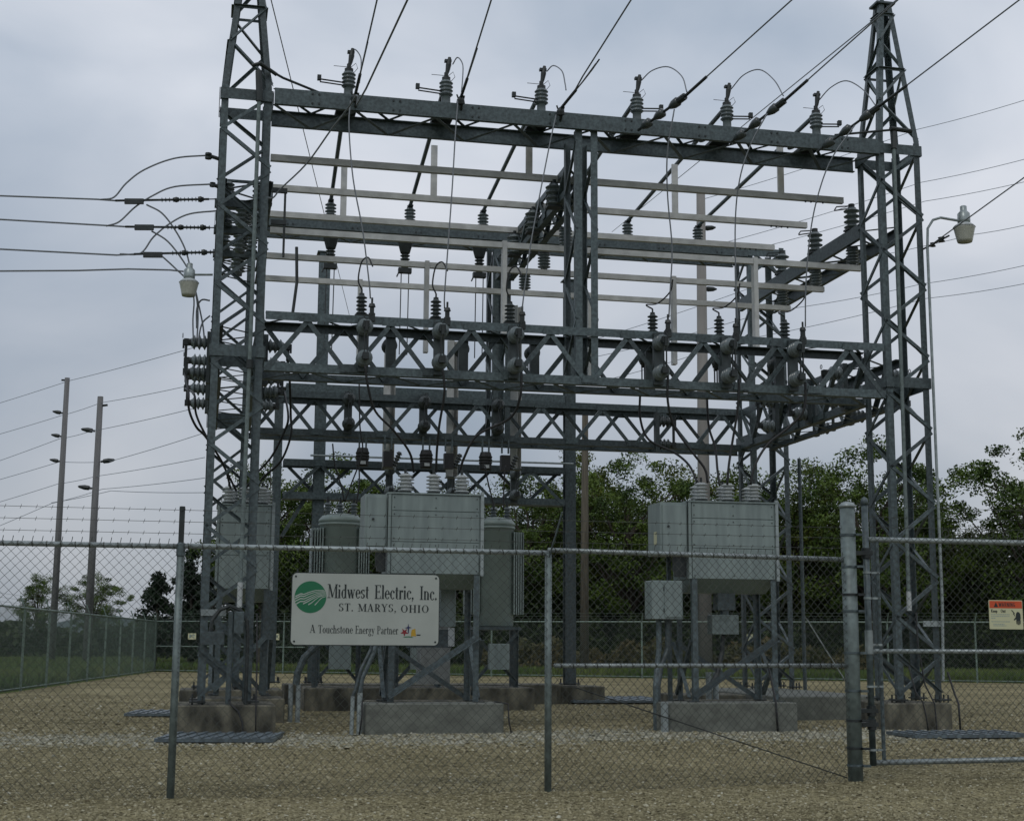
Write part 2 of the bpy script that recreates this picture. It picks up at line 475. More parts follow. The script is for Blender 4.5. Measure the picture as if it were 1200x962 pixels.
# ------------------------------------------------------------------ lattice towers
GZ = 0.44          # top of the concrete pads
def tower(u0, v0, w, d, z1, label, peak=None, plates=(5.40, 9.32), low_plate=None, step=0.6, leg=0.105):
    """square lattice tower; local frame: x along u, y along v, origin at the front left foot on the pad"""
    t = gthing('lattice_tower', u0, v0, GZ, label, 'steel tower', 'galvanised lattice towers of the substation')
    H = z1-GZ
    st = M['galv']
    corners = [((0,0),(1,0)), ((w,0),(0,1)), ((w,d),(-1,0)), ((0,d),(0,-1))]
    for (x, y), rf in corners:
        # angle legs, opening inwards
        sx = 1 if x == 0 else -1; sy = 1 if y == 0 else -1
        if sx*sy > 0: ref = (0, sy, 0)
        else: ref = (sx, 0, 0)
        bar('leg', (x, y, 0), (x, y, H), pL(leg, 0.012), 'legL%.3f' % leg, st, t, ref)
        bf = MB().box(x-.11, x+.11, y-.11, y+.11, 0.02, 0.045)
        for a in (-.07, .07):
            for b_ in (-.07, .07):
                bf.tube([(x+a, y+b_, -0.01), (x+a, y+b_, 0.11)], .014, 6)
        put('base_plate', bf, M['dark'], t)
    o_ = 0.012
    faces = [((0,-o_),(w,-o_),(0,1,0)), ((0,d+o_),(w,d+o_),(0,-1,0)), ((-o_,0),(-o_,d),(1,0,0)), ((w+o_,0),(w+o_,d),(-1,0,0))]
    for fi, (a, b_, rf) in enumerate(faces):
        z = 0.12; k = fi % 2
        nstep = max(1, int(round((H-0.2)/step))); dz = (H-0.2)/nstep
        for i in range(nstep):
            p = a if (i+k) % 2 == 0 else b_
            q = b_ if (i+k) % 2 == 0 else a
            bar('brace', (p[0], p[1], z+0.01), (q[0], q[1], z+dz-0.01), pL(0.052, 0.008), 'brL', st, t, rf)
            z += dz
        if fi < 2:
            # crossing braces in the lowest bay
            bar('brace', (b_[0], b_[1], 0.15), (a[0], a[1], 0.15+dz*1.0), pL(0.052, 0.008), 'brL', st, t, (-rf[0], -rf[1], 0))
    for pz in plates:
        for (x0, x1, y0, y1) in ((-.02, w+.02, -.034, -.024), (-.02, w+.02, d+.024, d+.034), (-.034, -.024, -.02, d+.02), (w+.024, w+.034, -.02, d+.02)):
            put('band_plate', MB().box(x0, x1, y0, y1, pz-GZ, pz-GZ+0.17), st, t)
    if low_plate:
        put('bracket_plate', MB().box(low_plate[0], low_plate[1], -.05, -.036, low_plate[2]-GZ, low_plate[2]-GZ+.09), M['galv_light'], t)
    if peak:
        hw = 0.11; cx, cy = w/2, d/2; PH = peak-GZ
        tops = [(cx-hw, cy-hw), (cx+hw, cy-hw), (cx+hw, cy+hw), (cx-hw, cy+hw)]
        for ((x, y), rf), (tx, ty) in zip(corners, tops):
            sx = 1 if x == 0 else -1; sy = 1 if y == 0 else -1
            ref = (0, sy, 0) if sx*sy > 0 else (sx, 0, 0)
            bar('peak_leg', (x, y, H), (tx, ty, PH), pL(0.09, 0.01), 'pkL', st, t, ref)
        nb = 4
        for fi in range(4):
            A0, B0 = corners[fi][0], corners[(fi+1) % 4][0]
            A1, B1 = tops[fi], tops[(fi+1) % 4]
            def at(P0, P1, s): return (P0[0]+(P1[0]-P0[0])*s, P0[1]+(P1[1]-P0[1])*s, H+(PH-H)*s)
            ss = [0.03, 0.3, 0.53, 0.74, 0.93]
            for i in range(nb):
                if (i+fi) % 2: p, q = at(A0, A1, ss[i]), at(B0, B1, ss[i+1])
                else: p, q = at(B0, B1, ss[i]), at(A0, A1, ss[i+1])
                bar('peak_brace', p, q, pL(0.045, 0.007), 'pbL', st, t, (cx-p[0], cy-p[1], 0))
            for s_ in (0.53, 0.93):
                bar('peak_strut', at(A0, A1, s_), at(B0, B1, s_), pL(0.045, 0.007), 'pbL', st, t, (0, 0, -1))
        cp = MB().box(cx-.17, cx+.17, cy-.15, cy+.15, PH, PH+.035)
        put('peak_cap', cp, st, t)
        rod = MB().tube([(cx, cy, PH+.03), (cx, cy, PH+.3)], .035, 8).tube([(cx, cy, PH+.3), (cx, cy, PH+.62)], .012, 6)
        put('lightning_rod', rod, st, t)
    return t

TW, TD = 0.74, 0.78
tFL = tower(-0.78, 0.0, TW, TD, 9.54, 'front left corner lattice tower, its tapering peak cut by the top of the frame', peak=12.1, low_plate=(0.0, 0.35, 1.66))
tFR = tower(9.86, 0.0, TW, TD, 9.54, 'front right corner lattice tower with full tapering peak, next to the yard lamp', peak=12.1, low_plate=(0.45, 0.8, 1.6))
tRR = tower(10.12, 6.475, .80, TD, 9.54, 'rear right corner lattice tower, seen behind the right recloser cabinet', step=0.62)
tRL = tower(-0.78, 6.475, TW, TD, 9.54, 'rear left corner lattice tower, mostly hidden behind the front left one', step=0.62)

# stub columns hanging between the top beams and the middle trusses
def stub(v0, label, z0=5.34, z1=9.3, u0=4.70, w=0.36, d=0.74):
    t = gthing('stub_column', u0, v0, z0, label, 'steel column', 'four-legged centre columns')
    for x in (0, w):
        for y in (0, d):
            ref = (0, 1 if y == 0 else -1, 0) if (x == 0) == (y == 0) else (1 if x == 0 else -1, 0, 0)
            bar('leg', (x, y, 0), (x, y, z1-z0), pL(0.11, 0.012), 'legS', M['galv'], t, ref)
    z = 0.2; i = 0
    while z+0.72 < z1-z0:
        for x, sx in ((-.01, 1), (w+.01, -1)):
            a, b_ = ((x, 0, z), (x, d, z+.72)) if i % 2 else ((x, d, z), (x, 0, z+.72))
            bar('brace', a, b_, pL(0.05, 0.008), 'brL5', M['galv'], t, (sx, 0, 0))
        z += .72; i += 1
    return t
stub(0.03, 'centre stub column of the front face, four slim legs below the top beam')
stub(6.5, 'centre stub column of the rear face, behind the pale bus bars')

# ------------------------------------------------------------------ top beams: two channels laced flat
def top_beam(u0, v0, length, gap, z, label, along='u', h=0.25, lace=0.6, proud=0.06):
    ang = 0 if along == 'u' else math.pi/2
    t = thing('channel_beam', S(u0, v0, z), label, 'steel beam', 'flat laced channel beams', TH+ang)
    # local x along the beam; y>0 is to the left of it
    bar('channel', (0, -proud, -h/2), (length, -proud, -h/2), pC(h, 0.075, 0.011), 'ch%.2f' % h, M['galv'], t, (0, 0, 1))
    bar('channel', (length, gap, -h/2), (0, gap, -h/2), pC(h, 0.075, 0.011), 'ch%.2f' % h, M['galv'], t, (0, 0, 1))
    n = max(2, int(round(length/lace/2))*2); dx = length/n
    for zz, nm in ((-h-.004, 'lower_lacing'), (-.001, 'upper_lacing')):
        for i in range(n):
            y0, y1 = (-proud+.03, gap-.03) if i % 2 == 0 else (gap-.03, -proud+.03)
            off = 0.004 if i % 2 else 0.0
            bar(nm, (i*dx, y0, zz+off), ((i+1)*dx, y1, zz+off), pB(0.055, 0.008), 'lac', M['galv'], t, (0, 0, 1))
    bp = MB()
    for i in range(0, n, 2):
        for q in (-.05, .05):
            bp.lathe([(.017, 0), (.017, .012)], (i*dx+dx+q, -proud-.001, -.05), (0, -1, 0), 6)
            bp.lathe([(.017, 0), (.017, .012)], (i*dx+dx+q, -proud-.001, -h+.05), (0, -1, 0), 6)
    o = put('bolts', bp, M['dark'], t); o['kind'] = 'stuff'
    return t
top_beam(0.0, 0.0, 9.86, 0.95, 9.54, 'front top beam of two wide channels between the tower peaks, carrying the six switches')
top_beam(0.0, 6.475, 10.10, 0.85, 9.54, 'rear top beam, the wide channel showing behind the pale bus bars')
top_beam(0.0, 0.84, 5.6, 0.72, 8.36, 'left side top beam running back from the front left tower', 'v')
top_beam(10.62, 0.84, 5.6, 0.74, 8.36, 'right side top beam running back from the front right tower', 'v')

# ------------------------------------------------------------------ box trusses at switch height
def box_truss(u0, v0, length, depth, z1, z0, label, along='u', panel=1.24, ch=0.125, z_off=0.0):
    ang = 0 if along == 'u' else math.pi/2
    t = thing('box_truss', S(u0, v0, z0), label, 'steel truss', 'laced box trusses', TH+ang)
    H = z1-z0
    for (y, z, ref, fl) in ((0, H, (0,1,0), 0), (0, 0, (0,1,0), 1), (depth, H, (0,-1,0), 1), (depth, 0, (0,-1,0), 0)):
        if fl == 0: p, q = (0, y, z), (length, y, z)
        else: p, q = (length, y, z), (0, y, z)
        # angle with one flange level and one upright
        bar('chord', p, q, pL(ch, 0.011), 'chd%.3f' % ch, M['galv'], t, (0, (1 if y == 0 else -1), 0))
    n = max(2, int(round(length/panel*2))); n += n % 2
    dx = length/n
    for y, k, sy in ((-.010, 0, 1), (depth+.010, 1, -1)):
        for i in range(n):
            a = (i*dx, y, (.04 if (i+k) % 2 == 0 else H-.06)); b_ = ((i+1)*dx, y, (H-.06 if (i+k) % 2 == 0 else .04))
            bar('diagonal', a, b_, pL(0.072, 0.009), 'dgL', M['galv'], t, (0, sy, 0))
    for y, sy in ((-.012, 1), (depth+.012, -1)):
        for i in range(0, n+1):
            if i*dx < .05 or i*dx > length-.05: continue
            for z in ((.02 if i % 2 == (0 if sy > 0 else 1) else H-.14),):
                if 'gus' not in _cache: _cache['gus'] = MB().prism([(-.13, 0), (.13, 0), (.10, .12), (-.10, .12)], -.004, .004).mesh('gusset_plate', M['galv'])
                link('gusset_plate', _cache['gus'], t, mw=Matrix(((1,0,0,i*dx),(0,0,-1,y-sy*.010),(0,1,0,z),(0,0,0,1))))
    for z in (-ch*0+.012, H-.015):
        for i in range(n):
            a = (i*dx, (0.03 if i % 2 else depth-.03), z); b_ = ((i+1)*dx, (depth-.03 if i % 2 else 0.03), z)
            bar('lacing', a, b_, pB(0.05, 0.008), 'lcB', M['galv'], t, (0, 0, 1))
    return t
box_truss(-0.02, 0.0, 9.86, 0.84, 6.11, 5.22, 'front middle truss carrying the row of six paired grey insulators')
box_truss(0.0, 6.475, 10.10, 0.78, 6.06, 5.20, 'rear middle truss, behind and below the front one')
box_truss(5.08, 0.8, 5.6, 0.36, 8.97, 8.46, 'centre beam running back from the front stub column, with uprights', 'v', panel=0.9, ch=0.11)
box_truss(0.0, 0.86, 5.6, 0.74, 6.05, 5.24, 'left side middle truss running back from the front left tower', 'v', panel=1.3)
box_truss(10.60, 0.86, 5.6, 0.72, 6.05, 5.24, 'right side middle truss sloping away to the rear right tower', 'v', panel=1.3)

# ------------------------------------------------------------------ the bay behind: columns, channel girder, low truss
def column(u, v, z1, label, h=0.24, b=0.24, z0=GZ):
    t = gthing('steel_column', u, v, z0, label, 'steel column', 'solid columns of the rear bay')
    bar('shaft', (0, 0, 0), (0, 0, z1-z0), pH(h, b, 0.014), 'col%.2f' % h, M['galv'], t, (0, 1, 0))
    put('base_plate', MB().box(-.2, .2, -.2, .2, 0.015, .04), M['dark'], t)
    bb = MB()
    for a in (-.16, .16):
        for c in (-.16, .16): bb.tube([(a, c, 0), (a, c, .13)], .016, 6)
    put('anchor_bolts', bb, M['dark'], t)
    put('cap_plate', MB().box(-.17, .17, -.17, .17, z1-z0, z1-z0+.025), M['galv'], t)
    return t
column(1.62, 10.3, 9.85, 'tall solid column left of centre, behind the left transformer')
column(7.25, 10.3, 9.55, 'tall solid column right of centre, standing alone on its own pad', z0=0.4)
column(0.72, 10.3, 6.75, 'short solid column just right of the front left tower', 0.18, 0.18)
def girder(u0, u1, v, z0, z1, label):
    t = gthing('channel_girder', u0, v, z0, label, 'steel beam')
    bar('channel', (0, 0, (z1-z0)/2), (u1-u0, 0, (z1-z0)/2), pC(z1-z0, .09, .012), 'gird', M['galv'], t)
    bar('channel', (u1-u0, .32, (z1-z0)/2), (0, .32, (z1-z0)/2), pC(z1-z0, .09, .012), 'gird', M['galv'], t)
    return t
girder(0.85, 7.1, 10.12, 6.56, 6.86, 'deep channel girder of the rear bay, at the height of the middle trusses')
box_truss(0.85, 10.1, 6.25, 0.4, 5.2, 4.34, 'low truss of the rear bay, above the transformers', panel=1.7, ch=0.15)
def knee(p, q, label):
    t = gthing('knee_brace', p[0], p[1], p[2], label, 'brace')
    bar('angle', (0, 0, 0), (q[0]-p[0], q[1]-p[1], q[2]-p[2]), pL(.08, .01), 'kn', M['galv'], t, (0, 1, 0))
knee((0.82, 10.25, 3.55), (1.58, 10.25, 4.85), 'slanting knee brace left of the left transformer, under the low truss')
# slim light stanchions seen through the trusses
for (u, v, z0, z1, w, lb) in ((2.77, 7.45, 4.75, 7.35, .17, 'left pale stanchion between the trusses'),
                    (4.06, 7.45, 4.6, 7.4, .17, 'middle pale stanchion between the trusses'),
                    (5.38, 7.45, 4.8, 8.2, .17, 'right pale stanchion, next to the rear stub column')):
    t = gthing('stanchion', u, v, z0, lb, 'steel post', 'pale stanchions behind the rear truss')
    bar('upright', (0, 0, 0), (0, 0, z1-z0), pH(w, w, .012), 'stn', M['alu'], t)
    put('foot', MB().box(-.12, .12, -.12, .12, -.02, 0), M['galv'], t)

# ------------------------------------------------------------------ insulators
_im = {}
def ins_mesh(key, n, r, h, core, m):
    """stack of n sheds along +z, height h"""
    if key in _im: return _im[key]
    prof = [(core, 0)]
    p = h/n
    for i in range(n):
        z = i*p
        prof += [(core, z+p*.12), (r*.96, z+p*.30), (r, z+p*.42), (r*.9, z+p*.52), (core, z+p*.80)]
    prof += [(core, h)]
    _im[key] = MB().lathe(prof, n=16).mesh('insulator', m, True)
    return _im[key]
def align(vec, loc):
    z = Vector(vec).normalized(); x = z.orthogonal().normalized(); y = z.cross(x)
    return Matrix(((x.x, y.x, z.x, loc[0]), (x.y, y.y, z.y, loc[1]), (x.z, y.z, z.z, loc[2]), (0, 0, 0, 1)))

# six disconnect switches on the front top beam with long blades to the rear beam
SW = [(1.15, 1.42, 'leftmost', 1), (2.69, 3.0, 'second', 1), (4.24, 4.49, 'third', 1), (5.84, 6.05, 'fourth', -1), (7.39, 7.53, 'fifth', -1), (8.97, 9.06, 'rightmost', -1)]
ordn = ['first', 'second', 'third', 'fourth', 'fifth', 'sixth']
for i, (u, ur, nm, side) in enumerate(SW):
    t = gthing('disconnect_switch', u, 0.45, 9.56, '%s disconnect switch from the left on the front top beam' % ordn[i],
               'switch', 'disconnect switches on the front top beam')
    put('base', MB().box(-.16, .16, -.22, .62, 0, .05).box(-.24, .24, -.06, .06, -.03, 0.0), M['dark'], t)
    put('pedestal', MB().lathe([(.085, .05), (.075, .08), (.07, .27), (.08, .28)], (0, -.02, 0), n=14), M['porcelain'], t, True)
    a = ins_mesh('sw_big', 4, .112, .25, .085, M['porcelain'])
    o = link('insulator', a, t, mw=Matrix.Translation((0, -.02, .27)))
    b_ = ins_mesh('sw_small', 4, .10, .30, .055, M['porcelain'])
    link('insulator', b_, t, mw=align((-.12 if side > 0 else -.35, .35, .9), (-.05 if side > 0 else -.28, .30, .03)))
    hd = MB().lathe([(.07, 0), (.07, .06), (.035, .07), (.035, .14)], (0, -.02, .52), n=10)
    hd.tube([(0, -.02, .62), (.02, -.02, .70), (.035, -.02, .80), (.05, -.03, .92)], [.025, .035, .045, .025], 8)
    hd.box(-.03, .08, -.05, .02, .84, .88)
    put('contact_head', hd, M['dark'], t)
    hn = MB().tube([(0, -.05, .60), (-.24, -.05, .60)], .005, 5)
    hn.tube([(.0, -.02, .58), (.10, -.08, .66), (.13, -.08, .58), (.08, -.05, .52)], .005, 5)
    put('arcing_horn', hn, M['dark'], t)
    x1 = -.46 if side > 0 else .40
    cr = MB().tube([(0, -.06, .33), (x1, -.06, .36)], .012, 6).tube([(0, -.06, .285), (x1*.98, -.06, .315)], .011, 6)
    cr.box(x1-.03, x1+.03, -.09, -.03, .34, .42)
    put('crank_arm', cr, M['dark'], t)
    # blade pipe back to the rear insulator
    du, dv = ur-u, 6.475+.1-.45
    bl = MB().tube([(0, .0, .52), (du*.5, dv*.5, .44), (du, dv, .36)], .038, 8)
    put('blade_pipe', bl, M['galv'], t)
    t2 = gthing('post_insulator', ur, 6.575, 9.56, '%s post insulator from the left on the rear top beam, holding a blade' % ordn[i],
                'insulator', 'post insulators on the rear top beam')
    put('base_flange', MB().lathe([(.12, 0), (.12, .04)], n=12), M['dark'], t2)
    link('shed_stack', ins_mesh('sw_rear', 4, .115, .27, .07, M['porcelain']), t2, loc=(0, 0, .04))
    put('cap', MB().lathe([(.06, 0), (.06, .06)], (0, 0, .31), n=10).box(-.05, .05, -.12, .12, .33, .36), M['dark'], t2)

# ------------------------------------------------------------------ aluminium bus bars and their post insulators
BV = (1.3, 2.83, 4.37)
row = ['nearest', 'middle', 'farthest']
for k, v in enumerate(BV):
    t = gthing('bus_bar', 0.02, v, 8.85, 'upper pale bus bar, %s of the upper three' % row[k], 'bus bar', 'pale aluminium bus bars')
    bar('bar_angle', (0, 0, .05), (9.82-.02, 0, .05), pB(.085, .105), 'busU', M['alu'], t)
    for uu in ([(4.22, 8.66)][0] if k == 0 else ((2.87, 7.27) if k == 1 else (1.45, 5.9))):
        put('riser', MB().box(uu-.055, uu+.055, -.02, .02, .09, 1.02), M['alu'], t)
    cl = MB()
    for q in (9.1, 9.2, 9.3, 9.42): cl.lathe([(.016, 0), (.016, .03)], (q, -.02, -.03), n=6)
    put('clamp_bolts', cl, M['dark'], t)
    t = gthing('bus_bar', 0.05, v, 7.66, 'lower pale bus bar, %s of the lower three' % row[k], 'bus bar', 'pale aluminium bus bars')
    bar('bar_angle', (0, 0, .05), (10.12-.05, 0, .05), pB(.085, .095), 'busL', M['alu'], t)
    for uu in ((3.82, 8.16) if k == 0 else ((2.78, 7.23) if k == 1 else (1.8, 6.1))):
        put('drop_post', MB().box(uu-.075, uu+.0, -.055, .075, -1.48, .12), M['alu'], t)
    for (uc, side) in ((-.35, 'left side beam'), (4.97, 'centre beam'), (9.98, 'right side beam')):
        if uc > 0:
            q = gthing('post_insulator', uc if uc > 9 else 4.66, v, 8.37 if uc > 9 else 8.40, '%s upright post insulator on the %s, under an upper bus bar' % (row[k], side), 'insulator', 'bus post insulators')
            put('base_flange', MB().box(-.12, .12, -.1, .1, 0, .03), M['dark'], q)
            link('shed_stack', ins_mesh('busins', 4, .14, .38, .08, M['porcelain']), q, loc=(0, 0, .03))
            put('cap', MB().lathe([(.055, 0), (.055, .07)], (0, 0, .41), n=10), M['dark'], q)
            if uc > 9:
                h_ = MB().tube([(0, 0, .45), (-.3, -.05, .40), (-.34, -.05, .34)], .012, 5).tube([(0, 0, .41), (-.3, .05, .36)], .012, 5)
                put('horn_gap', h_, M['dark'], q)
        q = gthing('post_insulator', uc-(.1 if uc < 9 and uc > 0 else 0), v+.02, 8.08, '%s hanging post insulator under the %s, above a lower bus bar' % (row[k], side), 'insulator', 'bus post insulators')
        put('base_flange', MB().lathe([(.1, -.03), (.1, 0)], n=12), M['dark'], q)
        link('shed_stack', ins_mesh('busins2', 5, .115, .27, .06, M['porcelain']), q, mw=align((0, 0, -1), (0, 0, -.03)))
        put('cap', MB().lathe([(.055, 0), (.055, .05)], (0, 0, -.35), n=10), M['dark'], q)

# funnel-shaped insulated supports hanging under the rear beam, with paired leads
for k, (u, lb) in enumerate(((1.43, 'left'), (2.9, 'middle'), (4.4, 'right'))):
    q = gthing('hanging_switch', u, 6.45, 9.26, '%s hanging switch of three under the rear top beam, left of centre' % lb, 'switch', 'switches hanging under the rear beam')
    put('hood', MB().lathe([(.09, 0), (.11, -.08), (.16, -.12), (.10, -.34), (.09, -.36)], n=10), M['dark'], q)
    link('insulator', ins_mesh('hangi', 4, .10, .28, .06, M['porcelain_dark']), q, mw=align((0, 0, -1), (0, 0, -.38)))
    put('contact', MB().box(-.13, .13, -.06, .06, -.76, -.66).tube([(-.1, 0, -.7), (-.16, 0, -.84)], .015, 5), M['dark'], q)
    put('leads', MB().tube([(-.07, 0, -.74), (-.08, 0, -2.4)], .011, 5).tube([(.08, 0, -.74), (.07, 0, -2.4)], .011, 5), M['dark'], q)

# ------------------------------------------------------------------ hookstick switches (two insulators on an upright channel)
HS_N = {}
def hookstick(u, v, z, ang, label, group, dark=False, gap=0.47, up=None):
    """base channel centred at (u,v,z); insulators point along local -y (ang 0 = towards the front)"""
    q = gthing('hookstick_switch', u, v, z, label, 'switch', group, ang)
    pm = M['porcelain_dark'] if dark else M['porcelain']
    put('base_channel', MB().box(-.075, .075, -.05, .03, -gap/2-.17, gap/2+.17), M['dark_steel'], q)
    for s_ in (1, -1):
        link('insulator', ins_mesh('hs_d' if dark else 'hs', 3, .118, .24, .07, pm), q, mw=align((0, -1, 0), (0, -.05, s_*gap/2)))
        put('terminal', MB().lathe([(.055, 0), (.055, .05), (.03, .07)], (0, -.29, s_*gap/2), (0, -1, 0), 10)
            .box(-.045, .045, -.40, -.33, s_*gap/2-.05, s_*gap/2+.05), M['dark'], q)
    put('blade', MB().box(-.028, -.016, -.385, -.345, -gap/2, gap/2+.05).box(.016, .028, -.385, -.345, -gap/2, gap/2+.05)
        .box(-.02, .02, -.42, -.39, gap/2-.1, gap/2+.04), M['dark'], q)
    put('pull_ring', MB().tube([(.0+.035*math.cos(a), -.42, gap/2+.10+.035*math.sin(a)) for a in [k*math.pi/5 for k in range(11)]], .007, 5, False), M['dark'], q)
    return q
hf = [1.42, 2.55, 3.70, 5.99, 7.10, 8.22]
for i, u in enumerate(hf):
    hookstick(u, -.06, 5.655, 0, '%s grey round insulator pair from the left on the middle truss front' % ordn[i], 'hookstick switches on the truss front')
hb = [1.95, 3.1, 4.25, 6.17, 7.43, 8.40]
for i, u in enumerate(hb):
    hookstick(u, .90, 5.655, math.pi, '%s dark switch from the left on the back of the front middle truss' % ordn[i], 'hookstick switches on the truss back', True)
for i, v in enumerate((1.5, 3.0, 4.5)):
    hookstick(-.80, v, 5.655, -math.pi/2, '%s switch poking out left of the left tower' % row[i], 'switches outside the left truss')
    hookstick(0.04, v, 5.655, math.pi/2, '%s switch just right of the left tower, on the side truss' % row[i], 'switches inside the left truss')
    hookstick(9.84, v, 5.655, -math.pi/2, '%s switch on the inner side of the right side truss' % row[i], 'switches inside the right truss')
    hookstick(10.64, v, 5.655, math.pi/2, '%s switch on the outer side of the right side truss' % row[i], 'switches outside the right truss')
for i, u in enumerate((1.84, 3.3, 4.75)):
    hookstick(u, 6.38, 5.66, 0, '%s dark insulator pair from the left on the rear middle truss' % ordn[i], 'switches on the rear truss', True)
for i, (u, nm) in enumerate(((3.12, 'left'), (4.48, 'middle'), (5.9, 'right'))):
    hookstick(u, 10.0, 4.76, 0, '%s low switch on the rear bay truss above the centre recloser' % nm, 'switches on the low rear truss')
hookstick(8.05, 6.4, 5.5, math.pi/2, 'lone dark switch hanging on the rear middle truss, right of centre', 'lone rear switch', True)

# gang switches bolted across the left side beam, seen through the lattice of the front left tower
for i, v in enumerate((1.2, 2.7, 4.2)):
    q = gthing('gang_switch', -.40, v, 8.12, '%s gang switch across the left side beam, inside the left tower lattice' % row[i], 'switch', 'gang switches in the left bay')
    put('base_channel', MB().box(-.42, .42, -.07, .07, -.12, .0), M['galv'], q)
    for xx in (-.22, .25):
        link('insulator', ins_mesh('gang', 4, .10, .30, .06, M['porcelain']), q, loc=(xx, 0, 0))
    put('blade', MB().box(-.3, .38, -.02, .02, .30, .34), M['galv'], q)
    link('lower_insulator', ins_mesh('gang', 4, .10, .30, .06, M['porcelain']), q, mw=align((0, 0, -1), (.0, 0, -.12)))
t = gthing('control_rod', .22, .25, 7.95, 'thin dark rod with clamps hanging right of the left tower at bus bar height', 'rod')
put('rod', MB().tube([(0, 0, -.95), (0, 0, .12)], .018, 6), M['dark'], t)
put('clamp', MB().box(-.2, .03, -.03, .03, .05, .12), M['dark'], t)
put('clamp', MB().box(-.2, .03, -.03, .03, -.45, -.38), M['dark'], t)
t = gthing('control_rod', .42, .35, 6.15, 'long thin dark rod rising from the middle truss just right of the left tower', 'rod')
put('rod', MB().tube([(-.03, 0, 0), (.02, 0, .5), (.0, 0, 1.05)], .024, 6), M['dark'], t)

# arrester stacks standing on the front truss, each beside a slim cable terminal
for i, u in enumerate(hf):
    right = i > 2
    ua = u+.02 if not right else u+.08
    t = gthing('surge_arrester', ua, .12 if not right else .3, 6.13, '%s finned arrester from the left on top of the front middle truss' % ordn[i], 'surge arrester', 'surge arresters on the front truss')
    put('bracket', MB().box(-.14, .14, -.06, .06, -.01, .02), M['dark'], t)
    link('fin_stack', ins_mesh('arr', 5, .085, .30, .045, M['porcelain_dark']), t, loc=(-.04, 0, .02))
    put('cap_stud', MB().lathe([(.04, 0), (.04, .03), (.014, .04), (.014, .09)], (-.04, 0, .32), n=8), M['dark'], t)
    s_ = -1
    lp = [(-.04, 0, .41), (-.10, -.02, .55), (-.06, -.05, .82), (.03, -.12, .88), (.08, -.3, .7)]
    if right: lp = [(-.04, 0, .41), (-.16, -.05, .46), (0, -.15, .47), (.14, -.35, .62), (.16, -.42, .8)]
    put('lead', MB().tube(smooth_path(lp, 5), .012, 6), M['black'], t)
    t = gthing('cable_terminal', hf[i]+(.10 if not right else .12), -.22, 5.98, '%s bronze cable clamp above a round insulator pair, counted from the left' % ordn[i], 'clamp', 'cable clamps on the front truss')
    put('clamp_body', MB().box(-.045, .045, -.04, .04, 0, .10).box(-.03, .03, -.03, .03, .12, .22).lathe([(.05, .1), (.05, .125)], n=8)
        .lathe([(.055, .22), (.04, .27)], n=8).tube([(0, 0, .25), (0, 0, .36)], .016, 6), M['dark'], t)

# dark finned voltage transformers hanging beneath the rear truss
for i, (u, s_) in enumerate(((2.13, 1), (3.36, 1), (4.53, 1), (2.62, .8), (3.80, .8), (4.92, .8))):
    t = gthing('fused_cutout', u, 6.3, 4.62, '%s dark finned cutout beneath the rear truss, %s' % (['left', 'middle', 'right'][i % 3], 'large with a pale label' if s_ == 1 else 'smaller and unlabelled'), 'cutout', 'cutouts beneath the rear truss')
    put('hanger', MB().box(-.08, -.05, -.02, .02, .34, .62).box(.05, .08, -.02, .02, .34, .62), M['galv'], t)
    b_ = MB().lathe([(.10, 0), (.12, .02), (.12, .12), (.135, .14), (.12, .16), (.135, .20), (.12, .22), (.135, .26), (.12, .28), (.10, .35)], n=12) if s_ == 1 else MB().box(-.09, .09, -.08, .08, .0, .3)
    put('body', b_, M['black'], t)
    if s_ == 1: put('label_plate', MB().box(-.05, .05, -.126, -.121, .03, .09), M['bushing'], t)
    else: link('insulator', ins_mesh('vti', 5, .06, .3, .035, M['porcelain_dark']), t, mw=align((.4, 0, 1), (.12, 0, .02)))
# ------------------------------------------------------------------ concrete pads
def pad(u0, u1, v0, v1, h, label, m='concrete', rot=0.0):
    b = MB().rbox(0, u1-u0, 0, v1-v0, -.05, h, .018)
    o = put('concrete_pad', b, M[m])
    o.location = S(u0, v0, 0); o.rotation_euler = (0, 0, TH+rot)
    return tag(o, label, 'concrete pad', 'concrete foundation pads')
pad(-1.08, 0.30, -.27, 1.15, .43, 'stained concrete pad under the front left tower', 'concrete_stained')
pad(9.55, 10.62, -.27, 1.05, .43, 'stained concrete pad under the front right tower, behind the gate', 'concrete_stained')
pad(1.55, 3.54, -.30, .36, .45, 'clean grey concrete pad under the centre recloser cabinet')
pad(1.7, 3.6, .78, 1.35, .44, 'rear strip footing of the centre recloser cabinet', 'concrete_stained')
pad(6.7, 8.2, .72, 1.25, .44, 'rear strip footing of the right recloser cabinet', 'concrete_stained')
pad(5.97, 8.03, -.36, .30, .45, 'clean grey concrete pad under the right recloser cabinet')
pad(9.1, 11.05, 2.9, 7.6, .42, 'long concrete pad running back to the rear right tower')
pad(1.2, 5.68, 6.95, 8.5, .44, 'wide dark concrete pad under the three transformers', 'concrete_stained')
pad(-1.1, 0.75, 6.1, 7.7, .43, 'concrete pad under the rear left tower', 'concrete_stained')
pad(1.0, 7.0, 9.9, 11.0, .42, 'low long concrete footing behind the transformers', 'concrete_stained')
pad(6.85, 7.95, 9.9, 10.9, .38, 'small concrete pad under the lone right column', 'concrete_stained')
pad(7.65, 9.0, 4.2, 5.4, .40, 'small concrete pad behind the right recloser cabinet', 'concrete_stained')
pad(-.8, 0.6, 2.85, 4.0, .40, 'concrete pad under the recloser behind the left tower', 'concrete_stained')

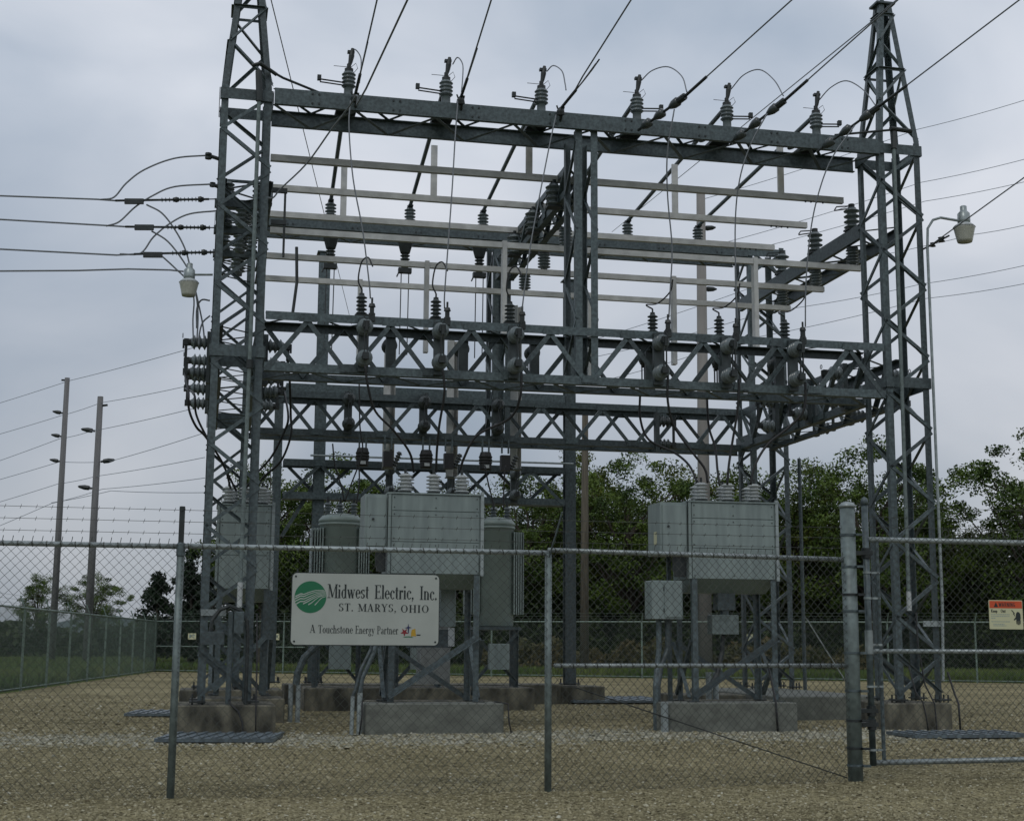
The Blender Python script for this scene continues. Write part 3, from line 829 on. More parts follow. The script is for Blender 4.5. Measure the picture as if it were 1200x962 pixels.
# ------------------------------------------------------------------ recloser cabinets
def recloser(u0, v0, z0, w, h, depth, label, side=True, control=False, dx_side=0.36, legs_to=GZ, base_z=None):
    t = gthing('recloser_cabinet', u0, v0, z0, label, 'recloser', 'grey recloser cabinets')
    c = M['cabinet']
    put('housing', MB().box(0, w, 0, depth, 0, h), c, t)
    # front made of separate bolted panels, a thin joint between
    zs = [0.0, h*.40, h*.79, h]
    for i in range(3):
        put('front_panel', MB().rbox(.035, w-.035, -.016, -.002, zs[i]+.006, zs[i+1]-.006, .004), c, t)
    put('corner_rail', MB().box(w-.012, w+.035, -.03, .02, -.02, h+.06), M['galv_light'], t)
    put('corner_rail', MB().box(-.02, .02, -.026, .01, 0, h), c, t)
    put('roof', MB().box(-.03, w+.02, -.035, depth+.02, h+.001, h+.022), c, t)
    put('belly_pan', MB().add([(0.03, 0, -.001), (w-.01, 0, -.001), (w-.01, depth, -.001), (.03, depth, -.001), (.05, .35, -.20), (w-.05, .35, -.20), (w-.05, depth, -.20), (.05, depth, -.20)],
        [(0,1,5,4), (1,2,6,5), (2,3,7,6), (3,0,4,7), (4,5,6,7)]), M['tank'], t)
    bt = MB()
    for i in range(3):
        for q in (.07, w/2, w-.07):
            for zz in (zs[i]+.05, zs[i+1]-.05):
                bt.lathe([(.009, 0), (.009, .008)], (q, -.018, zz), (0, -1, 0), 6)
    put('bolts', bt, M['dark'], t)
    # six bushings, two rows
    for r_, dv in ((0, .16), (1, depth-.18)):
        for k in range(3):
            x = w*(.18+.31*k) + (.0 if r_ == 0 else .09)
            q = put('bushing', MB().lathe([(.10, 0), (.10, .03)], (x, dv, h+.022), n=14), M['dark'], t)
            link('shed_stack', ins_mesh('bsh', 5, .115, .27, .065, M['bushing']), q, loc=(x, dv, h+.05))
            put('stud', MB().lathe([(.02, 0), (.02, .08)], (x, dv, h+.32), n=8), M['dark'], q)
    if side:
        zlo = h-.86 if h > 1 else 0
        sb = put('side_compartment', MB().box(-dx_side, -.03, .02, depth*.8, zlo+.05, h-.01), c, t)
        put('door', MB().rbox(-dx_side+.03, -.05, .0, .018, zlo+.09, h-.05, .004), c, sb)
        put('door_knob', MB().lathe([(.018, 0), (.018, .02)], (-dx_side+.12, -.001, h-.38), (0, -1, 0), 8), M['dark'], sb)
        put('bracket', MB().box(-dx_side*.45, -.03, .1, .16, zlo-.28, zlo+.05).box(-dx_side*.5, -dx_side*.42, .1, .16, zlo-.2, zlo+.05), M['dark'], t)
    # stand
    zb = legs_to-z0
    for (x, y) in ((.03, .0), (w-.02, 0), (.03, depth-.05), (w-.02, depth-.05)):
        sx = 1 if x < w/2 else -1; sy = 1 if y < .1 else -1
        bar('stand_leg', (x, y, zb), (x, y, 0.25), pL(.085, .01), 'sl', M['galv'], t, (0, sy, 0) if sx*sy > 0 else (sx, 0, 0))
        put('foot', MB().box(x-.08, x+.08, y-.08, y+.08, zb+.0, zb+.02), M['dark'], t)
    bar('diagonal_brace', (.05, -.03, zb+.06), (w-.02, -.03, zb+.92), pL(.085, .009), 'sd', M['galv'], t, (0, -1, 0))
    bar('diagonal_brace', (.05, depth, zb+.92), (w-.02, depth, zb+.06), pL(.07, .009), 'sd2', M['galv'], t, (0, 1, 0))
    for x in (.0, w+.01):
        bar('side_brace', (x, 0.02, zb+.9), (x, depth-.05, zb+.08), pL(.06, .008), 'ss', M['galv'], t, (1, 0, 0))
        bar('side_brace', (x, 0.02, zb+.08), (x, depth-.05, zb+.9), pL(.06, .008), 'ss', M['galv'], t, (-1, 0, 0))
    return t
r1 = recloser(1.88, 0.10, 2.30, 1.38, 1.17, .80, 'large grey recloser cabinet in the centre, above the white company sign')
r2 = recloser(6.49, 0.0, 2.29, 1.41, 1.17, .80, 'large grey recloser cabinet on the right, with a control box hung below it', dx_side=.46)
r3 = recloser(-.56, 3.0, 2.15, .88, 1.36, .75, 'grey recloser cabinet seen through the front left tower', side=False)
# warning stickers on the side compartment of the right one
put('warning_sticker', MB().box(-.464, -.461, .20, .34, .52, .72), M['warn_cream'], r2)
# control box under the right recloser, with conduits into the pad
t = gthing('control_box', 5.90, .08, 1.68, 'small grey control box below and left of the right recloser cabinet', 'control box')
put('housing', MB().rbox(0, .50, 0, .36, 0, .58, .012), M['cabinet'], t)
put('door', MB().rbox(.20, .48, -.018, -.001, .03, .55, .004), M['cabinet'], t)
put('hinge', MB().box(.185, .2, -.012, -.001, .1, .16), M['dark'], t)
put('hinge', MB().box(.185, .2, -.012, -.001, .42, .48), M['dark'], t)
put('mast', MB().box(.38, .44, .37, .43, -1.25, 1.0), M['galv'], t)
for k, (x, lo) in enumerate(((.16, .02), (.30, .10))):
    put('conduit', MB().tube([(x, .16, 0), (x, .16, -.45), (x-lo-.02, .14, -.72), (x-lo*1.3-.06, .08, -1.0), (x-lo*1.3-.06, .08, -1.68)], .042, 10), M['galv'], t)
t = gthing('relay_box', 7.05, .35, 1.48, 'small stacked metering boxes under the right recloser cabinet', 'meter box')
put('upper_box', MB().rbox(0, .30, 0, .2, .35, .78, .01), M['galv'], t)
put('lower_box', MB().rbox(-.1, .34, -.02, .2, -.02, .28, .01), M['galv_post'], t)
put('neck', MB().lathe([(.07, .27), (.07, .36)], (.15, .1, 0), n=10), M['galv'], t)
put('flex_conduit', MB().tube([(.12, .1, -.02), (.1, .1, -.3), (.0, .05, -.62), (-.1, .0, -.75)], .04, 8), M['dark'], t)
t = gthing('meter_box', 2.8, .95, 1.55, 'tall grey meter box with white tag, under the centre recloser cabinet', 'meter box')
put('box', MB().rbox(0, .24, 0, .18, 0, .62, .01), M['cabinet'], t)
put('terminal_box', MB().rbox(-.5, .18, -.02, .16, -.32, -.05, .01), M['galv'], t)
put('tag_plate', MB().box(.12, .22, -.03, -.022, -.30, -.02), M['bushing'], t)
# white ribbed equipment seen under the cabinet
t = gthing('louvred_box', 2.35, 3.2, .62, 'pale ribbed equipment box low behind the centre recloser', 'equipment box')
put('body', MB().box(.5, 1.0, 0, .5, .0, 1.45), M['brick_white'], t)
for k in range(8): put('rib', MB().box(.56, .94, -.02, -.002, .68+k*.095, .72+k*.095), M['brick_white'], t)
# conduits risers beside centre pad
t = gthing('conduit_riser', 1.42, -.22, 0, 'pair of upright conduits bending up beside the centre pad, below the company sign', 'conduit')
put('conduit', MB().tube([(-.06, 0, 0), (-.05, 0, .55)], .03, 10), M['galv_light'], t)
put('conduit', MB().tube([(.05, 0, 0), (.05, 0, .60)], .04, 10), M['galv_light'], t)
put('elbow', MB().tube([(-.05, 0, .55), (-.02, 0, .62), (.06, .03, .92), (.20, .08, 1.2), (.24, .1, 1.5)], .025, 10), M['galv'], t)
put('elbow', MB().tube([(.05, 0, .6), (.08, .03, .8), (.24, .06, 1.15), (.34, .12, 1.6)], .035, 10), M['galv'], t)
t = gthing('conduit_run', 1.4, 9.95, 5.27, 'long thin pale conduit lying along the low truss of the rear bay', 'conduit')
put('conduit', MB().tube([(0, 0, 0), (5.85, 0, 0)], .022, 8), M['galv_light'], t)
t = gthing('conduit_riser', 5.92, -.40, 0, 'short pale conduit stub against the left end of the right pad', 'conduit')
put('conduit', MB().tube([(0, -.02, 0), (0, -.02, .46)], .055, 12), M['galv_light'], t)
put('strap', MB().box(-.08, .08, -.02, 0.02, .25, .28), M['dark'], t)
t = gthing('conduit_riser', .78, 3.0, 0, 'curved dark duct with twin conduits, left of the company sign', 'conduit')
put('duct', MB().tube([(0.0, 0, .62), (.02, 0, .80), (.12, 0, 1.05), (.32, 0, 1.25), (.52, 0, 1.32)], .06, 10), M['galv'], t)
put('conduit', MB().tube([(-.08, 0, 0), (-.08, 0, .62)], .04, 10), M['galv_light'], t)
put('conduit', MB().tube([(.04, 0, 0), (.04, 0, .62)], .04, 10), M['galv_light'], t)
t = gthing('conduit_riser', 7.5, 1.9, 0, 'pair of pale conduits behind the right recloser cabinet', 'conduit')
put('conduit', MB().tube([(-.05, 0, 0), (-.05, 0, .85)], .05, 10), M['galv_light'], t)
put('conduit', MB().tube([(.07, 0, 0), (.07, 0, .85)], .05, 10), M['galv_light'], t)

# ------------------------------------------------------------------ transformers (round tanks with radiator fins)
def transformer(u, v, label, fins='LR'):
    t = gthing('regulator_tank', u, v, GZ, label, 'transformer', 'round-tank transformers')
    zt = 1.18
    put('tank', MB().lathe([(.36, zt), (.40, zt+.03), (.40, zt+2.02), (.43, zt+2.04), (.43, zt+2.08), (.36, zt+2.16), (.2, zt+2.2)], n=28), M['tank'], t, True)
    put('lid_band', MB().lathe([(.415, zt+1.96), (.43, zt+1.97), (.43, zt+2.0), (.415, zt+2.01)], n=28), M['tank'], t, True)
    for k, a in enumerate((-.26, 0, .26)):
        q = put('bushing', MB().lathe([(.075, 0), (.075, .04)], (a, -.02 if k != 1 else .1, zt+2.12), n=12), M['dark'], t)
        link('shed_stack', ins_mesh('tbs', 4, .085, .26, .05, M['porcelain']), q, loc=(a, -.02 if k != 1 else .1, zt+2.16))
        put('stud', MB().lathe([(.03, 0), (.015, .12)], (a, -.02 if k != 1 else .1, zt+2.42), n=8), M['dark'], q)
    for s_ in (-1, 1):
        if ('L' if s_ < 0 else 'R') not in fins: continue
        for k in range(5):
            x = s_*(.36+.05*k)
            put('radiator_fin', MB().prism([(x-.012, -.30+.02*k), (x+.012, -.30+.02*k), (x+.012, .30), (x-.012, .30)], zt+.25, zt+1.9), M['tank'] if k < 4 else M['cabinet'], t)
        put('header_pipe', MB().tube([(s_*.3, -.05, zt+1.84), (s_*.58, -.05, zt+1.84)], .035, 8), M['tank'], t)
        put('header_pipe', MB().tube([(s_*.3, -.05, zt+.32), (s_*.58, -.05, zt+.32)], .035, 8), M['tank'], t)
    for (x, y) in ((-.42, -.35), (.42, -.35), (-.42, .35), (.42, .35)):
        bar('stand_leg', (x, y, 0), (x, y, zt-.06), pL(.09, .01), 'tl', M['galv'], t, (0, -1 if y < 0 else 1, 0))
    put('stand_top', MB().box(-.48, .48, -.42, .42, zt-.06, zt), M['galv'], t)
    bar('stand_brace', (-.42, -.37, .1), (.42, -.37, zt-.15), pL(.06, .008), 'tb', M['galv'], t, (0, -1, 0))
    bar('stand_brace', (.42, -.38, .1), (-.42, -.38, zt-.15), pL(.06, .008), 'tb', M['galv'], t, (0, -1, 0))
    put('control_cabinet', MB().rbox(-.2, .2, -.62, -.43, .35, .85, .01), M['cabinet'], t)
    return t
transformer(1.87, 7.7, 'left round-tank transformer, standing clear to the left of the centre recloser')
transformer(3.45, 7.7, 'middle round-tank transformer, hidden behind the centre recloser cabinet')
transformer(5.0, 7.7, 'right round-tank transformer, half hidden behind the centre recloser cabinet', 'LR')
t = gthing('junction_box', 1.9, 9.5, .75, 'rusty red box low on the left, between the transformer legs', 'junction box')
put('box', MB().rbox(0, .16, 0, .16, 0, .62, .01), M['rust'], t)
put('lid', MB().box(-.01, .17, -.01, .17, .62, .64), M['rust'], t)

# ------------------------------------------------------------------ operating pipes, lamps, ground mats
t = gthing('operating_pipe', -.23, -.12, 1.66, 'vertical switch operating pipe down the front of the left tower, ending in a pale handle', 'pipe', 'switch operating pipes')
put('pipe', MB().tube([(-.02, 0, .45), (.0, 0, 4.0), (.0, 0, 7.75)], .030, 10), M['galv_post'], t)
put('handle', MB().tube([(-.02, 0, .12), (-.02, 0, .47)], .038, 10), M['bushing'], t)
put('coupling', MB().lathe([(.05, 3.55), (.05, 3.68)], n=10), M['dark'], t)
put('coupling', MB().lathe([(.05, 7.62), (.05, 7.78)], n=10), M['dark'], t)
put('bell_crank', MB().tube([(0, 0, 7.75), (-.02, .02, 8.1)], .05, 8).tube([(-.12, .02, 8.18), (.0, .0, 8.22), (.25, .1, 8.1)], .03, 8), M['dark'], t)
put('drive_rod', MB().tube([(.0, .02, 8.2), (.35, .2, 8.10), (.98, .3, 7.93)], .02, 8), M['dark'], t)
t = gthing('operating_pipe', 10.08, -.12, 1.62, 'vertical switch operating pipe down the front of the right tower', 'pipe', 'switch operating pipes')
put('pipe', MB().tube([(-.04, 0, .5), (.0, 0, 7.75)], .030, 10), M['galv_post'], t)
put('handle', MB().tube([(-.04, 0, .22), (-.04, 0, .52)], .038, 10), M['bushing'], t)
put('bell_crank', MB().tube([(0, 0, 7.75), (.02, .02, 8.05)], .05, 8).tube([(-.05, 0, 8.1), (.35, .05, 8.1)], .04, 8), M['dark'], t)
put('drive_rod', MB().tube([(0, 0, 8.08), (-.95, .2, 7.98)], .02, 8), M['dark'], t)
put('ground_strap', MB().tube([(.06, -.02, .2), (.05, -.06, -.3), (.12, -.1, -.9), (.22, -.2, -1.2), (.22, -.24, -1.6)], .012, 6), M['black'], t)

def yard_lamp(loc, rot, label, arm, conduit=None, scale=1.0):
    t = thing('yard_lamp', loc, label, 'lamp', 'yard lamps on the towers', rot)
    t.scale = (scale,)*3
    put('arm', MB().tube(arm, .022, 8), M['galv_light'], t)
    put('head', MB().lathe([(.10, 0), (.105, .05), (.10, .17), (.06, .21), (.055, .22), (.055, .29), (.04, .30)], (0, 0, .03), n=10), M['galv_light'], t, True)
    put('reflector', MB().lathe([(.185, -.04), (.15, .0), (.09, .04)], (0, 0, 0), n=18), M['bushing'], t, True)
    put('refractor', MB().lathe([(.118, -.29), (.13, -.25), (.172, -.06), (.18, -.04)], n=20), M['lamp_glass'], t, True)
    if conduit: put('conduit', MB().tube(conduit, .024, 8), M['galv_light'], t)
    return t
yard_lamp(S(11.30, -.1, 8.16), TH, 'yard lamp with frosted bucket glass on a curved arm right of the right tower',
          [(-.68, 0, -.42), (-.66, 0, -.1), (-.56, 0, .05), (-.42, 0, .10), (-.1, 0, .07)],
          [(-.68, 0, -.42), (-.68, 0, -6.2), (-.72, 0, -7.4)])
yard_lamp(S(-1.14, .1, 6.52), TH, 'yard lamp with frosted bucket glass on the left side of the left tower',
          [(.42, 0, .14), (.1, 0, .12)], None, .8)
t = gthing('line_post_insulator', -.84, .4, 8.5, 'upper small line post on the left tower edge holding the highest jumper arc', 'insulator')
put('post', MB().tube([(.1, 0, 0), (-.12, 0, .06)], .03, 8).lathe([(.05, 0), (.05, .03), (.03, .04), (.05, .06), (.05, .09)], (-.1, 0, .0), n=8), M['dark'], t)
t = gthing('line_post_insulator', -.80, .4, 8.05, 'lower small line post on the left tower edge holding the middle jumper arc', 'insulator')
put('post', MB().tube([(.1, 0, 0), (-.08, 0, .06)], .03, 8).lathe([(.045, 0), (.045, .03), (.03, .04), (.045, .06)], (-.06, 0, .02), n=8), M['dark'], t)
t = gthing('conduit_riser', -.42, -.16, GZ, 'arched flexible conduit and upright pipe at the foot of the left tower', 'conduit')
put('flex_conduit', MB().tube([(-.22, 0, .95), (-.2, 0, 1.15), (-.1, 0, 1.3), (.04, 0, 1.36), (.18, 0, 1.3), (.28, 0, 1.15), (.30, 0, .9), (.30, 0, .0)], .028, 8), M['dark'], t)
put('pipe', MB().tube([(.06, .0, 0), (.06, 0, 1.28)], .04, 10), M['galv'], t)
put('junction_box', MB().rbox(-.35, -.02, -.03, .1, .82, 1.0, .008), M['galv'], t)
put('lever_box', MB().rbox(.1, .24, -.05, .08, .98, 1.28, .01), M['galv'], t)
def mat_plate(cx, cy, w, d, rot, label):
    t = thing('platform_mat', (cx, cy, .0), label, 'ground mat', 'ribbed steel platforms at the switch handles', rot)
    put('plate', MB().box(-w/2, w/2, -d/2, d/2, .04, .085), M['mat_steel'], t)
    for k in range(9):
        x = -w/2+.07+k*(w-.14)/8
        put('rib', MB().prism([(x-.03, -d/2+.02), (x+.03, -d/2+.02), (x+.03+.06, d/2-.02), (x-.03+.06, d/2-.02)], .085, .10), M['mat_steel'], t)
    return t
mat_plate(-3.8, 19.25, 1.5, 1.25, .05, 'ribbed steel mat on the gravel in front of the left tower pad')
mat_plate(-5.9, 25.6, 1.5, 1.3, .1, 'ribbed steel mat on the gravel behind and left of the left tower')
mat_plate(6.35, 20.85, 1.7, .9, .2, 'ribbed steel mat on the gravel in front of the right tower pad')
mat_plate(2.2, 32.9, 2.2, 2.4, .2, 'ribbed steel mat in front of the lone right column')
# thin ground cables at the pads
def cable(pts, r, label, m='black', cat='cable', group=None, name='cable'):
    return single(name, MB().tube(pts, r, 6), M[m], label, cat, group, True)
cable([S(-.35,-.2,.5), S(-.33,-.29,.45), S(-.22,-.31,.35), S(-.16,-.32,.2), S(-.14,-.4,.02)], .014, 'black ground cable hanging down the left half of the left tower pad')
cable([S(.0,-.05,1.7), S(.02,-.12,1.0), S(.02,-.29,.44), S(.02,-.31,.3), S(.03,-.33,.02)], .012, 'black ground cable down the middle of the left tower pad')
cable([S(10.0,-.1,1.0), S(10.05,-.2,.6), S(10.12,-.29,.45), S(10.16,-.31,.2), S(10.16,-.35,.02)], .012, 'black ground cable down the right tower pad')
cable([S(10.66,-.1,.9), S(10.76,-.12,.55), S(10.72,-.29,.42), S(10.72,-.31,.02)], .016, 'black ground cable at the right end of the right tower pad')
cable([S(3.42,-.2,.47), S(3.60,-.3,.44), S(3.61,-.32,.2), S(3.64,-.36,.02)], .012, 'black ground cable at the right end of the centre pad')
cable([S(1.5,-.2,.6), S(1.50,-.30,.3), S(1.46,-.34,.02)], .012, 'black ground cable at the left end of the centre pad')
cable([S(7.68,-.1,1.0), S(7.68,-.37,.46), S(7.68,-.39,.3), S(7.69,-.4,.02)], .016, 'black ground cable down the front of the right recloser pad')

# ------------------------------------------------------------------ wires
CONDUCTORS = [
  ('w1', [(-2.41,20.66,9.49),(-2.06,19.01,9.620000000000001),(-1.83,17.93,9.75),(4.53,-12.0,12.6)]),
  ('w2', [(-0.82,21.0,9.59),(-0.53,19.37,9.695),(-0.31,18.02,9.8),(4.83,-12.0,11.92)]),
  ('w3', [(0.73,21.33,9.55),(1.24,19.75,9.7),(1.57,18.1,9.85),(9.4,-12.0,12.65)]),
  ('w4', [(2.61,20.77,9.55),(3.75,18.18,9.9),(17.03,-12.0,13.98)]),
  ('w5', [(4.22,21.22,9.67),(5.25,18.32,10.0),(16.02,-12.0,13.45)]),
  ('w6', [(5.79,21.6,9.73),(6.93,18.45,10.05),(17.95,-12.0,13.14)]),
]
STRINGS = [
  ('s4', [(1.97,21.63,9.32),(2.61,20.77,9.55)]),
  ('s5', [(3.47,21.95,9.23),(4.22,21.22,9.67)]),
  ('s6', [(4.93,22.27,9.21),(5.79,21.6,9.73)]),
]
DROPS = [
  ('d1', [(-2.47,20.59,9.38),(-2.47,20.49,8.91),(-2.38,20.41,8.09),(-2.22,20.39,7.3),(-2.11,20.41,6.53),(-2.09,20.47,6.28)]),
  ('d2', [(-0.86,20.94,9.53),(-0.89,20.83,8.91),(-0.92,20.72,8.07),(-0.97,20.66,7.12),(-1.01,20.65,6.4),(-1.01,20.7,6.19)]),
  ('d3', [(0.66,21.27,9.43),(0.57,21.14,8.97),(0.4,21.01,8.03),(0.26,20.93,7.2),(0.16,20.9,6.4),(0.14,20.95,6.18)]),
  ('d4', [(2.46,20.89,9.39),(2.36,21.02,8.73),(2.38,21.23,8.11),(2.45,21.34,7.33),(2.42,21.39,6.67),(2.4,21.44,6.25)]),
  ('d5', [(3.95,21.26,9.47),(3.69,21.31,8.98),(3.52,21.37,8.44),(3.47,21.57,7.81),(3.47,21.62,6.73),(3.5,21.67,6.23)]),
  ('d6', [(5.4,21.62,9.42),(5.03,21.65,8.89),(4.82,21.7,8.35),(4.7,21.83,7.76),(4.61,21.86,6.94),(4.59,21.91,6.22)]),
]
LOOPS = [
  ('l1', [(-2.57,21.29,10.39),(-2.5,21.2,10.46),(-2.38,21.02,10.25),(-2.35,20.82,9.93),(-2.35,20.67,9.69)]),
  ('l2', [(-0.98,21.63,10.4),(-0.9,21.54,10.48),(-0.81,21.36,10.29),(-0.8,21.16,9.98),(-0.81,21.0,9.69)]),
  ('l3', [(0.53,21.96,10.43),(0.63,21.77,10.45),(0.76,21.49,10.24),(0.8,21.3,9.96),(0.81,21.15,9.79)]),
  ('l4', [(2.08,22.29,10.41),(2.24,22.02,10.48),(2.46,21.65,10.39),(2.63,21.28,10.08),(2.64,20.77,9.62)]),
  ('l5', [(3.61,22.62,10.41),(3.78,22.35,10.55),(3.98,21.98,10.49),(4.14,21.61,10.16),(4.2,21.21,9.74)]),
  ('l6', [(5.13,22.94,10.34),(5.28,22.67,10.47),(5.46,22.3,10.44),(5.64,21.93,10.13),(5.74,21.59,9.73)]),
]
SHIELD = [
  ('sh1', [(-3.71,20.58,7.86),(-3.58,20.51,7.82),(-3.45,20.43,7.94),(-3.02,20.07,8.21),(-2.59,19.54,8.56),(-2.18,18.82,8.76),(-1.23,15.5,8.61),(6.42,-10.0,10.52)]),
  ('sh2', [(6.07,23.0,11.8),(6.4,22.3,11.91),(6.93,21.0,12.11),(8.33,16.0,12.24)]),
  ('sh3', [(6.1,23.0,11.8),(4.29,60.0,18.92)]),
  ('sh4', [(-4.04,22.0,11.88),(-6.91,60.0,14.76)]),
  ('svc', [(6.83,22.8,7.77),(7.62,20.5,8.2),(8.3,19.0,8.55),(9.84,14.0,8.92)]),
]
LEFTW = [
  ('a', [(-8.99,20.1,7.73),(-7.56,20.3,7.76),(-6.17,20.41,7.75),(-5.91,20.47,7.75)]),
  ('b', [(-8.96,20.1,7.4),(-7.54,20.3,7.4),(-6.04,20.44,7.36),(-5.75,20.5,7.36)]),
  ('c', [(-8.93,20.1,6.98),(-7.51,20.3,6.95),(-5.85,20.48,6.92),(-5.61,20.53,6.95)]),
  ('n', [(-8.9,20.1,6.58),(-7.49,20.3,6.62),(-6.39,20.36,6.65),(-5.68,20.52,6.72),(-5.09,20.64,6.74),(-4.9,20.68,6.73)]),
]
LEFTS = [
  ('a', [(-5.91,20.47,7.75),(-4.58,20.75,7.87)]),
  ('b', [(-5.75,20.5,7.36),(-4.55,20.76,7.43)]),
  ('c', [(-5.61,20.53,6.95),(-4.53,20.76,7.05)]),
]
LEFTJ = [
  ('a', [(-6.11,20.42,7.75),(-5.93,20.46,7.8),(-5.77,20.5,8.03),(-5.52,20.55,8.26),(-5.1,20.64,8.47),(-4.6,20.75,8.56)]),
  ('b', [(-6.02,20.44,7.35),(-5.84,20.48,7.43),(-5.63,20.53,7.67),(-5.38,20.58,7.87),(-5.08,20.65,8.03),(-4.53,20.76,8.11)]),
  ('c', [(-5.81,20.49,6.94),(-5.52,20.55,6.97),(-5.35,20.59,7.23),(-5.12,20.64,7.46),(-4.85,20.69,7.62),(-4.44,20.78,7.7)]),
  ('d', [(-5.47,20.56,7.72),(-5.24,20.61,7.6),(-5.03,20.66,7.33),(-4.88,20.69,7.04),(-4.79,20.71,6.71),(-4.69,20.73,6.33),(-4.6,20.75,5.95),(-4.56,20.76,5.66)]),
  ('e', [(-5.38,20.58,7.32),(-5.16,20.63,7.19),(-4.97,20.67,6.97),(-4.81,20.7,6.71),(-4.71,20.72,6.39),(-4.67,20.73,6.07),(-4.67,20.73,5.68)]),
  ('f', [(-5.21,20.62,6.94),(-5.03,20.66,6.78),(-4.83,20.7,6.58),(-4.74,20.72,6.33),(-4.74,20.72,6.0),(-4.72,20.72,5.68)]),
  ('g', [(-4.51,20.77,6.31),(-4.63,20.74,6.31),(-4.69,20.73,6.17),(-4.68,20.73,5.88)]),
  ('h', [(-4.5,20.77,6.08),(-4.6,20.75,5.97),(-4.64,20.74,5.79),(-4.64,20.74,5.62)]),
]
FARW = [
  ('r1', [(8.35,60.0,20.44),(17.14,58.0,22.91),(22.72,55.0,23.78)]),
  ('r2', [(8.42,60.0,18.26),(17.19,58.0,20.57),(22.57,55.0,21.18)]),
  ('r3', [(8.41,60.0,17.68),(17.34,58.0,19.75),(22.52,55.0,20.18)]),
  ('r4', [(3.27,60.0,14.07),(12.5,60.0,17.33),(19.28,58.0,18.31),(22.41,55.0,18.41)]),
  ('r5', [(3.27,60.0,13.33),(10.98,60.0,15.43),(17.05,58.0,16.17),(22.32,55.0,16.69)]),
  ('r6', [(3.27,60.0,12.21),(9.49,60.0,14.11),(17.2,58.0,15.55),(22.27,55.0,15.89)]),
  ('l1', [(-31.08,78.0,13.36),(-23.57,75.0,14.96),(-13.35,60.0,13.78)]),
  ('l2', [(-30.97,78.0,11.69),(-23.92,75.0,13.07),(-21.87,75.0,13.77),(-13.92,62.0,12.47)]),
  ('l3', [(-30.85,78.0,10.04),(-23.94,75.0,11.83),(-22.42,75.0,12.21),(-13.87,62.0,11.41)]),
  ('l4', [(-30.8,78.0,9.2),(-23.87,75.0,10.6),(-21.3,75.0,10.62),(-13.45,62.0,10.31)]),
  ('l5', [(-30.71,78.0,7.94),(-23.89,75.0,9.43),(-21.94,75.0,9.84),(-13.41,62.0,9.22)]),
  ('l6', [(-30.6,78.0,6.31),(-24.19,75.0,8.39),(-21.54,75.0,9.17),(-13.37,62.0,8.32)]),
  ('l7', [(-24.2,75.0,8.43),(-21.09,75.0,9.08),(-13.35,62.0,7.68)]),
]
